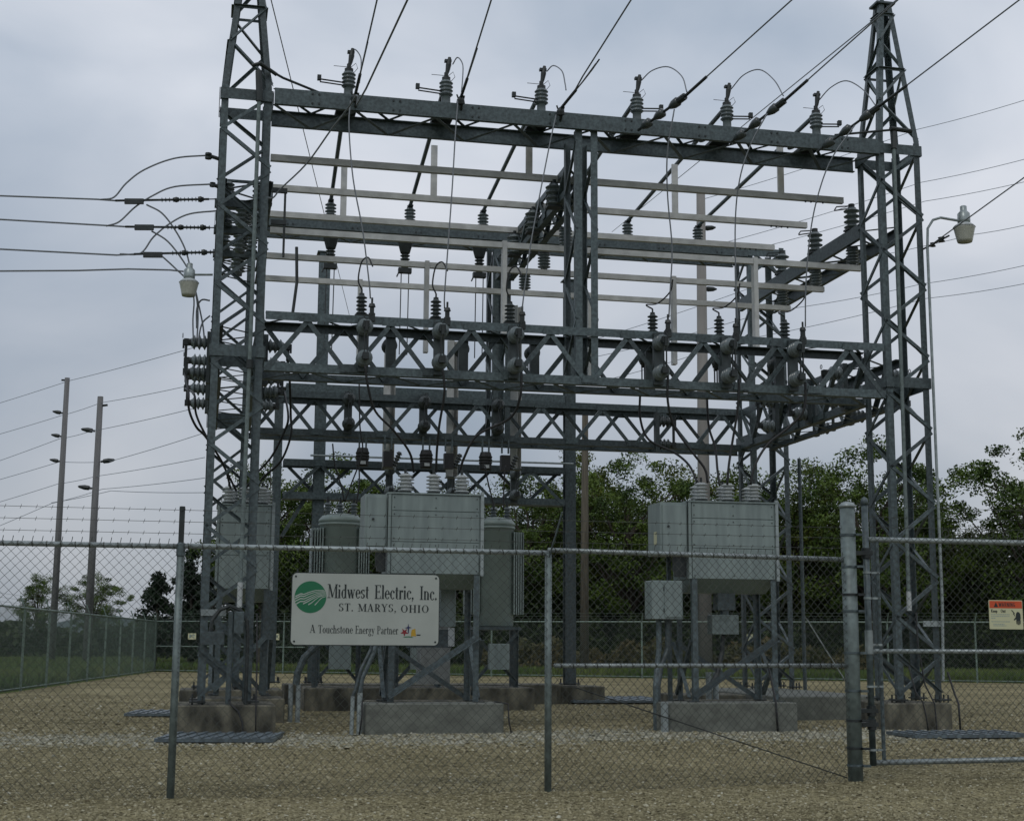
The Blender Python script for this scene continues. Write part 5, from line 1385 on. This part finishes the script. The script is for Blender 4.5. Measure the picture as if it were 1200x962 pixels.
# ------------------------------------------------------------------ company sign on the fence
SW_, SH_ = 1.285, .62
ang = math.atan2(dAB.y, dAB.x)
px, py = -1.88, 12.37
sg = thing('company_sign', (px, py-.035, 1.275), 'white enamel company sign with green round emblem wired to the front fence', 'sign', None, ang)
sg.rotation_euler = (0, 0, ang)
rr = .045
def rounded(x0, x1, z0, z1, r_, n=6):
    p = []
    for (cx, cz, a0) in ((x1-r_, z0+r_, -90), (x1-r_, z1-r_, 0), (x0+r_, z1-r_, 90), (x0+r_, z0+r_, 180)):
        for k in range(n+1):
            a_ = R(a0+90*k/n); p.append((cx+r_*math.cos(a_), cz+r_*math.sin(a_)))
    return p
def plate(mb, poly, y0, y1):
    n_ = len(poly)
    mb.add([(a, y0, b_) for a, b_ in poly]+[(a, y1, b_) for a, b_ in poly],
           [tuple(range(n_)), tuple(range(2*n_-1, n_-1, -1))]+[(i, n_+i, n_+(i+1) % n_, (i+1) % n_) for i in range(n_)])
    return mb
put('backing_plate', plate(MB(), rounded(0, SW_, 0, SH_, rr), -.004, .004), M['ink'], sg)
put('face_plate', plate(MB(), rounded(.007, SW_-.007, .007, SH_-.007, rr-.006), -.007, -.0045), M['sign_white'], sg)
for (x, z) in ((.035, .035), (SW_-.035, .035), (.035, SH_-.035), (SW_-.035, SH_-.035)):
    put('bolt', MB().lathe([(.009, 0), (.009, .004)], (x, -.0072, z), (0, -1, 0), 8), M['ink'], sg)
YS = -.0075
k1 = SW_/1118.0     # sign measured in a 1118-wide drawing, origin lower left
def sx(v): return (v-40)*k1
def sz(v): return (592-v)*k1
mb = MB(); put_y = YS
def fit(mb, text, a, b_, zb, cap, track=0.0, bold=1.0):
    """writes text so that it spans drawing units a..b_ of the sign"""
    adv = sum(GLY[c][0] for c in text)
    xs = ((b_-a)*k1/cap + track - track*len(text))/(adv-.12)
    write(mb, text, sx(a)-.04*cap, sz(zb), cap, xs, track, YS, bold=bold)
fit(mb, 'Midwest', 312, 612, 240, .118, .012, 1.0)
fit(mb, 'Electric,', 664, 955, 242, .118, .012, 1.0)
fit(mb, 'Inc.', 1008, 1132, 246, .118, .012, 1.0)
put('lettering', mb, M['ink'], sg, kind='stuff', label='line of large dark serif letters reading Midwest Electric, Inc.')
mb = MB()
fit(mb, 'ST.', 395, 498, 336, .066, .10); fit(mb, 'MARYS,', 540, 822, 338, .066, .10); fit(mb, 'OHIO', 862, 1070, 343, .066, .10)
put('lettering', mb, M['ink'], sg, kind='stuff', label='line of small capitals reading ST. MARYS, OHIO')
mb = MB()
fit(mb, 'A', 186, 220, 498, .068, 0, .9); fit(mb, 'Touchstone', 247, 500, 500, .068, .005, .8)
fit(mb, 'Energy', 523, 664, 502, .068, .01, .8); fit(mb, 'Partner', 686, 842, 504, .068, .01, .8)
put('lettering', mb, M['ink'], sg, kind='stuff', label='thin line reading A Touchstone Energy Partner')
# round green emblem with white field rows
ecx, ecz, er = sx(182), sz(235), 118*k1
put('emblem', plate(MB(), [(ecx+er*math.cos(R(a_)), ecz+er*math.sin(R(a_))) for a_ in range(0, 360, 8)], YS-.0012, YS), M['ink_green'], sg)
mb = MB()
def ribbon(pts, w0, w1, yy):
    n_ = len(pts); up = []; lo = []
    for i, (a, b_) in enumerate(pts):
        w = w0+(w1-w0)*i/(n_-1)
        up.append((a, b_+w/2)); lo.append((a, b_-w/2))
    for i in range(n_-1):
        p = [lo[i], lo[i+1], up[i+1], up[i]]
        mb.add([(ecx+a*er, yy, ecz+b_*er) for a, b_ in p], [(0, 1, 2, 3)])
# furrows sweeping from upper right to lower left in drawing units of the emblem radius
rows = [[(-.95,.02),(-.6,.20),(-.42,.16),(-.1,.30),(.3,.42),(.85,.44)],
        [(-.97,-.12),(-.6,.07),(-.42,.03),(-.1,.18),(.3,.32),(.9,.38)],
        [(-.97,-.28),(-.62,-.10),(-.40,-.12),(0,.06),(.35,.22),(.92,.33)],
        [(-.88,-.44),(-.62,-.28),(-.40,-.28),(0,-.07),(.4,.14),(.95,.27)],
        [(-.45,-.43),(-.15,-.28),(.1,-.13),(.45,.06),(.96,.20)],
        [(-.12,-.48),(.08,-.36),(.28,-.18),(.55,.02),(.97,.13)],
        [(.28,-.50),(.42,-.36),(.58,-.16),(.75,-.02),(.98,.05)]]
for r_ in rows: ribbon(r_, .085, .035, YS-.0016)
put('furrow_stripes', mb, M['sign_white'], sg)
# small partner mark: three leaping figures over an arc
def poly_part(nm, pts, m, yy=YS-.001):
    mb_ = MB(); mb_.add([(sx(a), yy, sz(b_)) for a, b_ in pts], [tuple(range(len(pts)))]); return put(nm, mb_, M[m], sg)
def star(cx_, cy_, r_, inner, n_, a0): return [(cx_+(r_ if k % 2 == 0 else inner)*math.cos(R(a0+k*180/n_)), cy_+(r_ if k % 2 == 0 else inner)*math.sin(R(a0+k*180/n_))) for k in range(2*n_)]
poly_part('mark_red', star(893, 489, 33, 13, 5, 20), 'ink_red')
poly_part('mark_blue', [(921,424),(925,448),(948,455),(927,460),(925,497),(918,497),(917,461),(893,458),(916,449)], 'ink_blue', YS-.0014)
poly_part('mark_gold', [(948,470),(975,462),(981,520),(962,517),(944,522),(942,498)], 'ink_gold')
poly_part('mark_green', [(881,526),(900,521),(924,519),(948,522),(962,530),(946,528),(922,526),(900,528)], 'ink_green')
poly_part('mark_dash', [(985,505),(1015,505),(1015,514),(985,514)], 'ink')
# wire ties to the mesh
put('tie_wire', MB().tube([(.05, -.006, SH_-.01), (.05, .03, SH_+.03)], .003, 4).tube([(SW_-.05, -.006, SH_-.01), (SW_-.05, .03, SH_+.03)], .003, 4), M['dark'], sg)

# ------------------------------------------------------------------ warning sign on the gate
wx, wy = 4.735, 14.32
ws = thing('warning_sign', (wx, wy-.03, 1.47), 'cream warning sign with orange header and a shock symbol on the gate', 'sign', None, GA)
WW, WH = .365, .285
put('sign_plate', plate(MB(), rounded(0, WW, 0, WH, .008, 3), -.003, .003), M['warn_cream'], ws)
put('header_band', plate(MB(), rounded(.006, WW-.006, WH-.079, WH-.008, .004, 2), -.0045, -.0032), M['warn_orange'], ws)
mb = MB()
write(mb, 'WARNING', .105, WH-.066, .044, .82, .02, -.0046, .0008, mono=True)
mb.add([(.052, -.0056, WH-.068), (.098, -.0056, WH-.068), (.075, -.0056, WH-.020)], [(0, 1, 2)])
put('lettering', mb, M['ink'], ws, kind='stuff', label='black word WARNING with a small triangle')
mb = MB(); write(mb, 'Keep', .02, WH-.122, .032, .95, .05, -.0034, .0008, 1.35, mono=True); write(mb, 'Out', .125, WH-.122, .032, .95, .05, -.0034, .0008, 1.35, mono=True)
put('lettering', mb, M['ink'], ws, kind='stuff', label='bold words Keep Out')
mb = MB()
r0 = random.Random(4)
for (z, x1) in ((.140, .22), (.122, .22), (.104, .065), (.070, .225), (.045, .16), (.030, .18)):
    x = .02 if z > .05 else .04
    while x < x1:
        w = r0.uniform(.008, .022); mb.add([(x, -.0036, z), (min(x+w, x1), -.0036, z), (min(x+w, x1), -.0036, z+.008), (x, -.0036, z+.008)], [(0,1,2,3)]); x += w+.005
put('small_print', mb, M['tank'], ws, kind='stuff')
hd = MB()
def wp(pts, yy=-.0038): hd.add([(a, yy, b_) for a, b_ in pts], [tuple(range(len(pts)))])
wp([(.290,.155),(.305,.172),(.325,.168),(.338,.148),(.340,.110),(.332,.085),(.300,.08),(.284,.105)])
for k in range(4): wp([(.288+k*.013,.09),(.299+k*.013,.09),(.300+k*.012,.040+.008*abs(k-1.5)),(.291+k*.012,.038+.008*abs(k-1.5))], -.004)
wp([(.286,.12),(.262,.095),(.268,.085),(.29,.10)], -.0042)
wp([(.238,.187),(.262,.160),(.258,.150),(.284,.118),(.272,.150),(.278,.158),(.246,.190)], -.0044)
put('shock_symbol', hd, M['ink'], ws)

# ------------------------------------------------------------------ poles
t = thing('utility_pole', (-23.72, 75, 0), 'taller left utility pole with three stand-off insulators', 'utility pole', 'utility poles')
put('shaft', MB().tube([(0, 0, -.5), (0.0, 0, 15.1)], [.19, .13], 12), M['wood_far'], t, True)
for z in (13.2, 11.95, 10.62):
    put('post_insulator', MB().lathe([(.05, 0), (.05, .08), (.10, .12), (.10, .3), (.05, .5), (.02, .55)], (-.15, 0, z), (-1, 0, .18), 8), M['dark'], t)
put('pole_top_pin', MB().tube([(-.3, 0, 14.98), (0, 0, 14.98)], .05, 6), M['dark'], t)
t = thing('utility_pole', (-21.9, 75, 0), 'shorter right-hand utility pole with insulators on alternate sides', 'utility pole', 'utility poles')
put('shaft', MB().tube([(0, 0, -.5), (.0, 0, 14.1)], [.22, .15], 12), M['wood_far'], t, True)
for z, s_ in ((12.25, -1), (10.62, 1), (9.2, -1)):
    put('post_insulator', MB().lathe([(.06, 0), (.06, .1), (.12, .15), (.13, .4), (.07, .68), (.02, .75)], (.2*s_, 0, z), (s_, 0, .14), 8), M['dark'], t)
put('pole_top_pin', MB().tube([(0, 0, 13.6), (.4, 0, 13.65)], .06, 6), M['dark'], t)
t = thing('utility_pole', (3.05, 60, 0), 'brown wooden pole behind the rear fence, right of the lone column', 'utility pole', 'poles behind the rear fence')
put('shaft', MB().tube([(0, 0, -.5), (.06, 0, 11.2)], [.20, .13], 12), M['wood'], t, True)
t = thing('utility_pole', (8.05, 60, 0), 'thick pale pole rising behind the right recloser cabinet above the beams', 'utility pole', 'poles behind the rear fence')
put('shaft', MB().tube([(0, 0, -.5), (.12, 0, 20.7)], [.30, .19], 16), M['pole_pale'], t, True)
put('stand_off', MB().lathe([(.05, 0), (.12, .1), (.10, .35), (.03, .5)], (.25, 0, 19.1), (1, 0, .1), 8).lathe([(.05, 0), (.12, .1), (.10, .35), (.03, .5)], (.25, 0, 16.4), (1, 0, 0), 8), M['dark'], t)
t = gthing('pipe_post', 11.2, 6.6, 0, 'slim pipe post standing right of the rear right tower', 'post')
put('pipe', MB().tube([(0, 0, 0), (0, 0, 5.1)], .04, 8), M['galv'], t)
put('guy_rod', MB().tube([(.02, 0, 1.9), (1.3, .6, .35)], .014, 6), M['galv_light'], t)

# ------------------------------------------------------------------ trees
def crown_mesh(name, seed, clumps, leaves, rad, hgt, leaf, m, z0=.0, conifer=False, spread=.8):
    r = np.random.default_rng(seed)
    cs = []
    tries = 0
    while len(cs) < clumps:
        tries += 1
        p = r.uniform(-1, 1, 3)
        q = np.linalg.norm(p)
        if q > 1 or (q < .35 and tries % 3): continue
        if conifer:
            hh = (p[2]+1)/2; rr_ = (1-hh)**.8
            cs.append((p[0]*rad*rr_, p[1]*rad*rr_, z0+hh*hgt, .55+.5*(1-hh)))
        else:
            lob = 1+.16*math.sin(3*math.atan2(p[1], p[0])+seed)+.18*math.sin(5*p[2]+seed*2)
            cs.append((p[0]*rad*lob, p[1]*rad*lob, z0+(p[2]+1)/2*hgt, r.uniform(.45, 1.05)))
    cs = np.array(cs)
    n = clumps*leaves
    ci = np.repeat(np.arange(clumps), leaves)
    d = r.normal(0, 1, (n, 3)); d /= np.linalg.norm(d, axis=1)[:, None]
    rad_ = (r.random(n)**.45)[:, None]*spread*cs[ci, 3:4]
    C = cs[ci, :3] + d*rad_*np.array([1, 1, .62])
    sz_ = leaf*r.uniform(.6, 1.35, n)[:, None]
    a = r.normal(0, 1, (n, 3)); a /= np.linalg.norm(a, axis=1)[:, None]
    b = np.cross(a, r.normal(0, 1, (n, 3))); b /= np.linalg.norm(b, axis=1)[:, None]
    V = np.stack([C-a*sz_, C+b*sz_*.5, C+a*sz_, C-b*sz_*.5], 1).reshape(-1, 3)
    F = np.arange(n*4).reshape(n, 4)
    me = bpy.data.meshes.new(name)
    me.vertices.add(len(V)); me.vertices.foreach_set('co', V.ravel().astype(np.float32))
    me.loops.add(F.size); me.loops.foreach_set('vertex_index', F.ravel().astype(np.int32))
    me.polygons.add(len(F)); me.polygons.foreach_set('loop_start', (np.arange(len(F))*4).astype(np.int32))
    me.materials.append(m); me.update(calc_edges=True)
    return me, cs
def trunk_mesh(seed, h, r0_, cs, m, name='trunk'):
    r = random.Random(seed)
    b = MB()
    pts = [(0, 0, -.3)]
    x = y = 0
    for k in range(1, 7):
        x += r.uniform(-.12, .12); y += r.uniform(-.12, .12); pts.append((x, y, h*k/6))
    b.tube(pts, [r0_*(1-.13*k) for k in range(7)], 8)
    idx = list(range(len(cs))); r.shuffle(idx)
    for i in idx[:48]:
        c = cs[i]; k = r.randint(2, 5); p = Vector(pts[k]); q = Vector(c[:3])
        if q.z < p.z-.3: continue
        mid = p.lerp(q, .5)+Vector((r.uniform(-.2, .2), r.uniform(-.2, .2), .25))
        b.tube([p, mid, q], [r0_*.38, r0_*.22, r0_*.08], 5, False)
    return b.mesh(name, m)
protos = []
for i, (cl, lv, rad, hg, z0, mm, h) in enumerate(((95, 230, 2.6, 6.4, 2.6, 'leaf', 6.8), (80, 240, 2.4, 5.4, 3.6, 'leaf2', 7.4), (110, 215, 3.1, 6.6, 2.2, 'leaf', 6.4), (74, 230, 2.1, 6.8, 2.2, 'leaf2', 7.0))):
    me, cs = crown_mesh('crown', 20+i, cl, lv, rad, hg, .066, M[mm], z0, spread=.85)
    protos.append((me, trunk_mesh(i, h, .17, cs, M['bark']), z0+hg))
def tree(x, y, H, kind, rz, label, wide=1.0, group='trees behind the rear fence'):
    me, tr, full = protos[kind]
    s_ = H/full
    t = thing('broadleaf_tree', (x, y, 0), label, 'tree', group, rz)
    t.scale = (s_*wide, s_*wide, s_)
    link('crown', me, t); link('trunk', tr, t)
    return t
TL = [(-11.6, 67, 9.6, 0, 'dark tree between the left tower and the left transformer'),
      (-8.6, 69, 10.0, 2, 'tree rising behind the left transformer'),
      (-5.4, 70, 9.0, 3, 'tree behind the company sign'),
      (-2.2, 71, 9.2, 1, 'tree hidden behind the centre recloser cabinet'),
      (0.9, 68, 9.3, 0, 'tree just right of the centre recloser cabinet, left of the lone column'),
      (3.4, 72, 11.2, 3, 'tall narrow tree rising above the low trusses near the lone column'),
      (5.6, 68, 10.2, 2, 'tree right of the brown wooden pole'),
      (8.4, 70, 10.2, 1, 'open-branched tree between the brown pole and the pale pole'),
      (11.3, 68, 9.7, 0, 'tree behind the right recloser cabinet'),
      (14.0, 69, 10.2, 3, 'tree behind the rear right tower'),
      (16.6, 66, 10.6, 2, 'full tall tree between the rear right tower and the gate post'),
      (19.0, 68, 9.0, 0, 'tree seen through the front right tower'),
      (21.6, 70, 7.6, 1, 'lower tree just right of the front right tower'),
      (24.8, 67, 11.2, 2, 'tallest tree at the right edge, above the warning sign'),
      (27.4, 68, 10.0, 3, 'tree cut by the right edge of the frame'),
      (30.4, 66, 9.4, 0, 'tree just beyond the right edge of the frame')]
for i, (x, y, h, k, lb) in enumerate(TL):
    tree(x, y, h, k, i*1.37, lb, 1.0+.08*math.sin(i*2.1))
    # shorter partner just behind, closing the lower part of the row
SHORT = ['left tower', 'left transformer', 'company sign', 'centre recloser cabinet', 'half-hidden transformer', 'lone column', 'brown wooden pole', 'open-branched tree', 'right recloser cabinet', 'rear right tower', 'tall full tree by the gate post', 'front right tower', 'low tree by the right tower', 'tallest tree above the warning sign', 'tree cut by the right edge', 'last tree beyond the frame']
for i, (x, y, h, k, lb) in enumerate(TL):
    tree(x+1.5, y+4.5, h*.84, (k+1) % 4, i*2.1+.5, 'back-row tree, shaded, right of the ' + SHORT[i], 1.15, 'back-row trees behind the rear fence')
# small round trees far left
for x, y, h, k, lb in ((-45.8, 140, 7.6, 0, 'small round tree far off at the left, behind the first pole'), (-40.6, 141, 7.7, 2, 'small round tree far off, just right of the second pole'), (-36.2, 158, 4.6, 1, 'very low tree far off, right of the poles'), (-32.0, 150, 5.2, 1, 'low tree far off, left of the evergreens')):
    tree(x, y, h, k, x, lb, 1.12, 'distant trees at the left')
# evergreens at the left corner
for i, (x, y, h, lb) in enumerate(((-16.9, 69, 4.7, 'small dark evergreen at the left, first of the clump'), (-15.5, 70, 6.4, 'pointed dark evergreen just left of the left tower'), (-14.0, 68, 5.6, 'dark evergreen partly behind the left tower'), (-16.0, 73, 4.1, 'low evergreen at the back of the clump'))):
    me, cs = crown_mesh('crown', 60+i, 46, 110, 1.5 if i != 1 else 1.6, h-.5, .10, M['needle'], .4, True, .6)
    t = thing('evergreen_tree', (x, y, 0), lb, 'tree', 'evergreens at the left corner', i*1.1)
    link('crown', me, t)
    put('trunk', MB().tube([(0, 0, -.2), (0, 0, h*.9)], [.12, .02], 7), M['bark'], t)
# undergrowth filling the foot of the wood
def scatter_leaves(name, n, fx, leaf, m, seed, flat=1.0):
    r = np.random.default_rng(seed)
    C = fx(r, n)
    a = r.normal(0, 1, (n, 3)); a /= np.linalg.norm(a, axis=1)[:, None]
    b = np.cross(a, r.normal(0, 1, (n, 3))); b /= np.linalg.norm(b, axis=1)[:, None]
    s_ = leaf*r.uniform(.6, 1.4, n)[:, None]
    V = np.stack([C-a*s_, C+b*s_*.5, C+a*s_, C-b*s_*.5], 1).reshape(-1, 3)
    F = np.arange(n*4).reshape(n, 4)
    me = bpy.data.meshes.new(name)
    me.vertices.add(len(V)); me.vertices.foreach_set('co', V.ravel().astype(np.float32))
    me.loops.add(F.size); me.loops.foreach_set('vertex_index', F.ravel().astype(np.int32))
    me.polygons.add(len(F)); me.polygons.foreach_set('loop_start', (np.arange(len(F))*4).astype(np.int32))
    me.materials.append(m); me.update(calc_edges=True)
    o = link(name, me); o['kind'] = 'stuff'; return o
def under(r, n):
    x = r.uniform(-13.5, 34, n); y = 66.5+r.random(n)*6
    h = 3.6+1.3*np.sin(x*.9)+.9*np.sin(x*2.3+1)+.6*np.sin(x*5.1)
    z = (r.random(n)**.8)*h*(.75+.25*r.random(n))
    return np.stack([x, y-.6*np.sin(x*1.7)-.05*z, z], 1)
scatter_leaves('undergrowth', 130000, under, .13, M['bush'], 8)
def weeds(r, n):
    x = r.uniform(-1.5, 15, n); y = 62.6+r.random(n)*2.8-.25*(x)
    z = r.random(n)**1.6*(1.2+.25*np.sin(x*1.3)+.2*np.sin(x*4.1))
    return np.stack([x, y, z], 1)
scatter_leaves('tall_weeds', 24000, weeds, .11, M['weed'], 9)
def backwood(r, n):
    x = r.uniform(-14, 40, n); y = 78+r.random(n)*4
    h = 7.0+.8*np.sin(x*.6)+.7*np.sin(x*1.9+1)
    return np.stack([x, y, r.random(n)*h], 1)
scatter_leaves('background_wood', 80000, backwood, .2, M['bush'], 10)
def hedge(r, n):
    x = r.uniform(-75, -17, n); y = 112+r.random(n)*6
    return np.stack([x, y, r.random(n)*(2.4+.5*np.sin(x*.4)+.3*np.sin(x*1.7))], 1)
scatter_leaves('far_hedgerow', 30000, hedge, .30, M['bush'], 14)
# mown grass along the foot of the rear fence, field tufts
def blades(name, n, fx, hmin, hmax, w, m, seed):
    r = np.random.default_rng(seed)
    C = fx(r, n); h = r.uniform(hmin, hmax, n); an = r.uniform(0, 6.28, n)
    dx = np.cos(an)*w; dy = np.sin(an)*w; ln = r.uniform(-.4, .4, (n, 2))*h[:, None]
    V = np.stack([np.stack([C[:, 0]-dx, C[:, 1]-dy, np.zeros(n)], 1), np.stack([C[:, 0]+dx, C[:, 1]+dy, np.zeros(n)], 1),
                  np.stack([C[:, 0]+ln[:, 0], C[:, 1]+ln[:, 1], h], 1)], 1).reshape(-1, 3)
    F = np.arange(n*3).reshape(n, 3)
    me = bpy.data.meshes.new(name)
    me.vertices.add(len(V)); me.vertices.foreach_set('co', V.ravel().astype(np.float32))
    me.loops.add(F.size); me.loops.foreach_set('vertex_index', F.ravel().astype(np.int32))
    me.polygons.add(len(F)); me.polygons.foreach_set('loop_start', (np.arange(len(F))*3).astype(np.int32))
    me.materials.append(m); me.update(calc_edges=True)
    o = link(name, me); o['kind'] = 'stuff'; return o
def verge(r, n):
    x = r.uniform(-17, 34, n); y = 62.1-.318*(x+15.1)+(r.random(n)**1.4)*14
    return np.stack([x, y], 1)
blades('verge_grass', 70000, verge, .12, .42, .05, M['grass_blade'], 12)
def field(r, n):
    y = 30+r.random(n)**1.2*60; x = -9.6-.1018*(y-7)-.3-(r.random(n)**1.3)*(y*.32)
    return np.stack([x, y], 1)
blades('field_grass', 90000, field, .12, .45, .045, M['grass_blade'], 13)
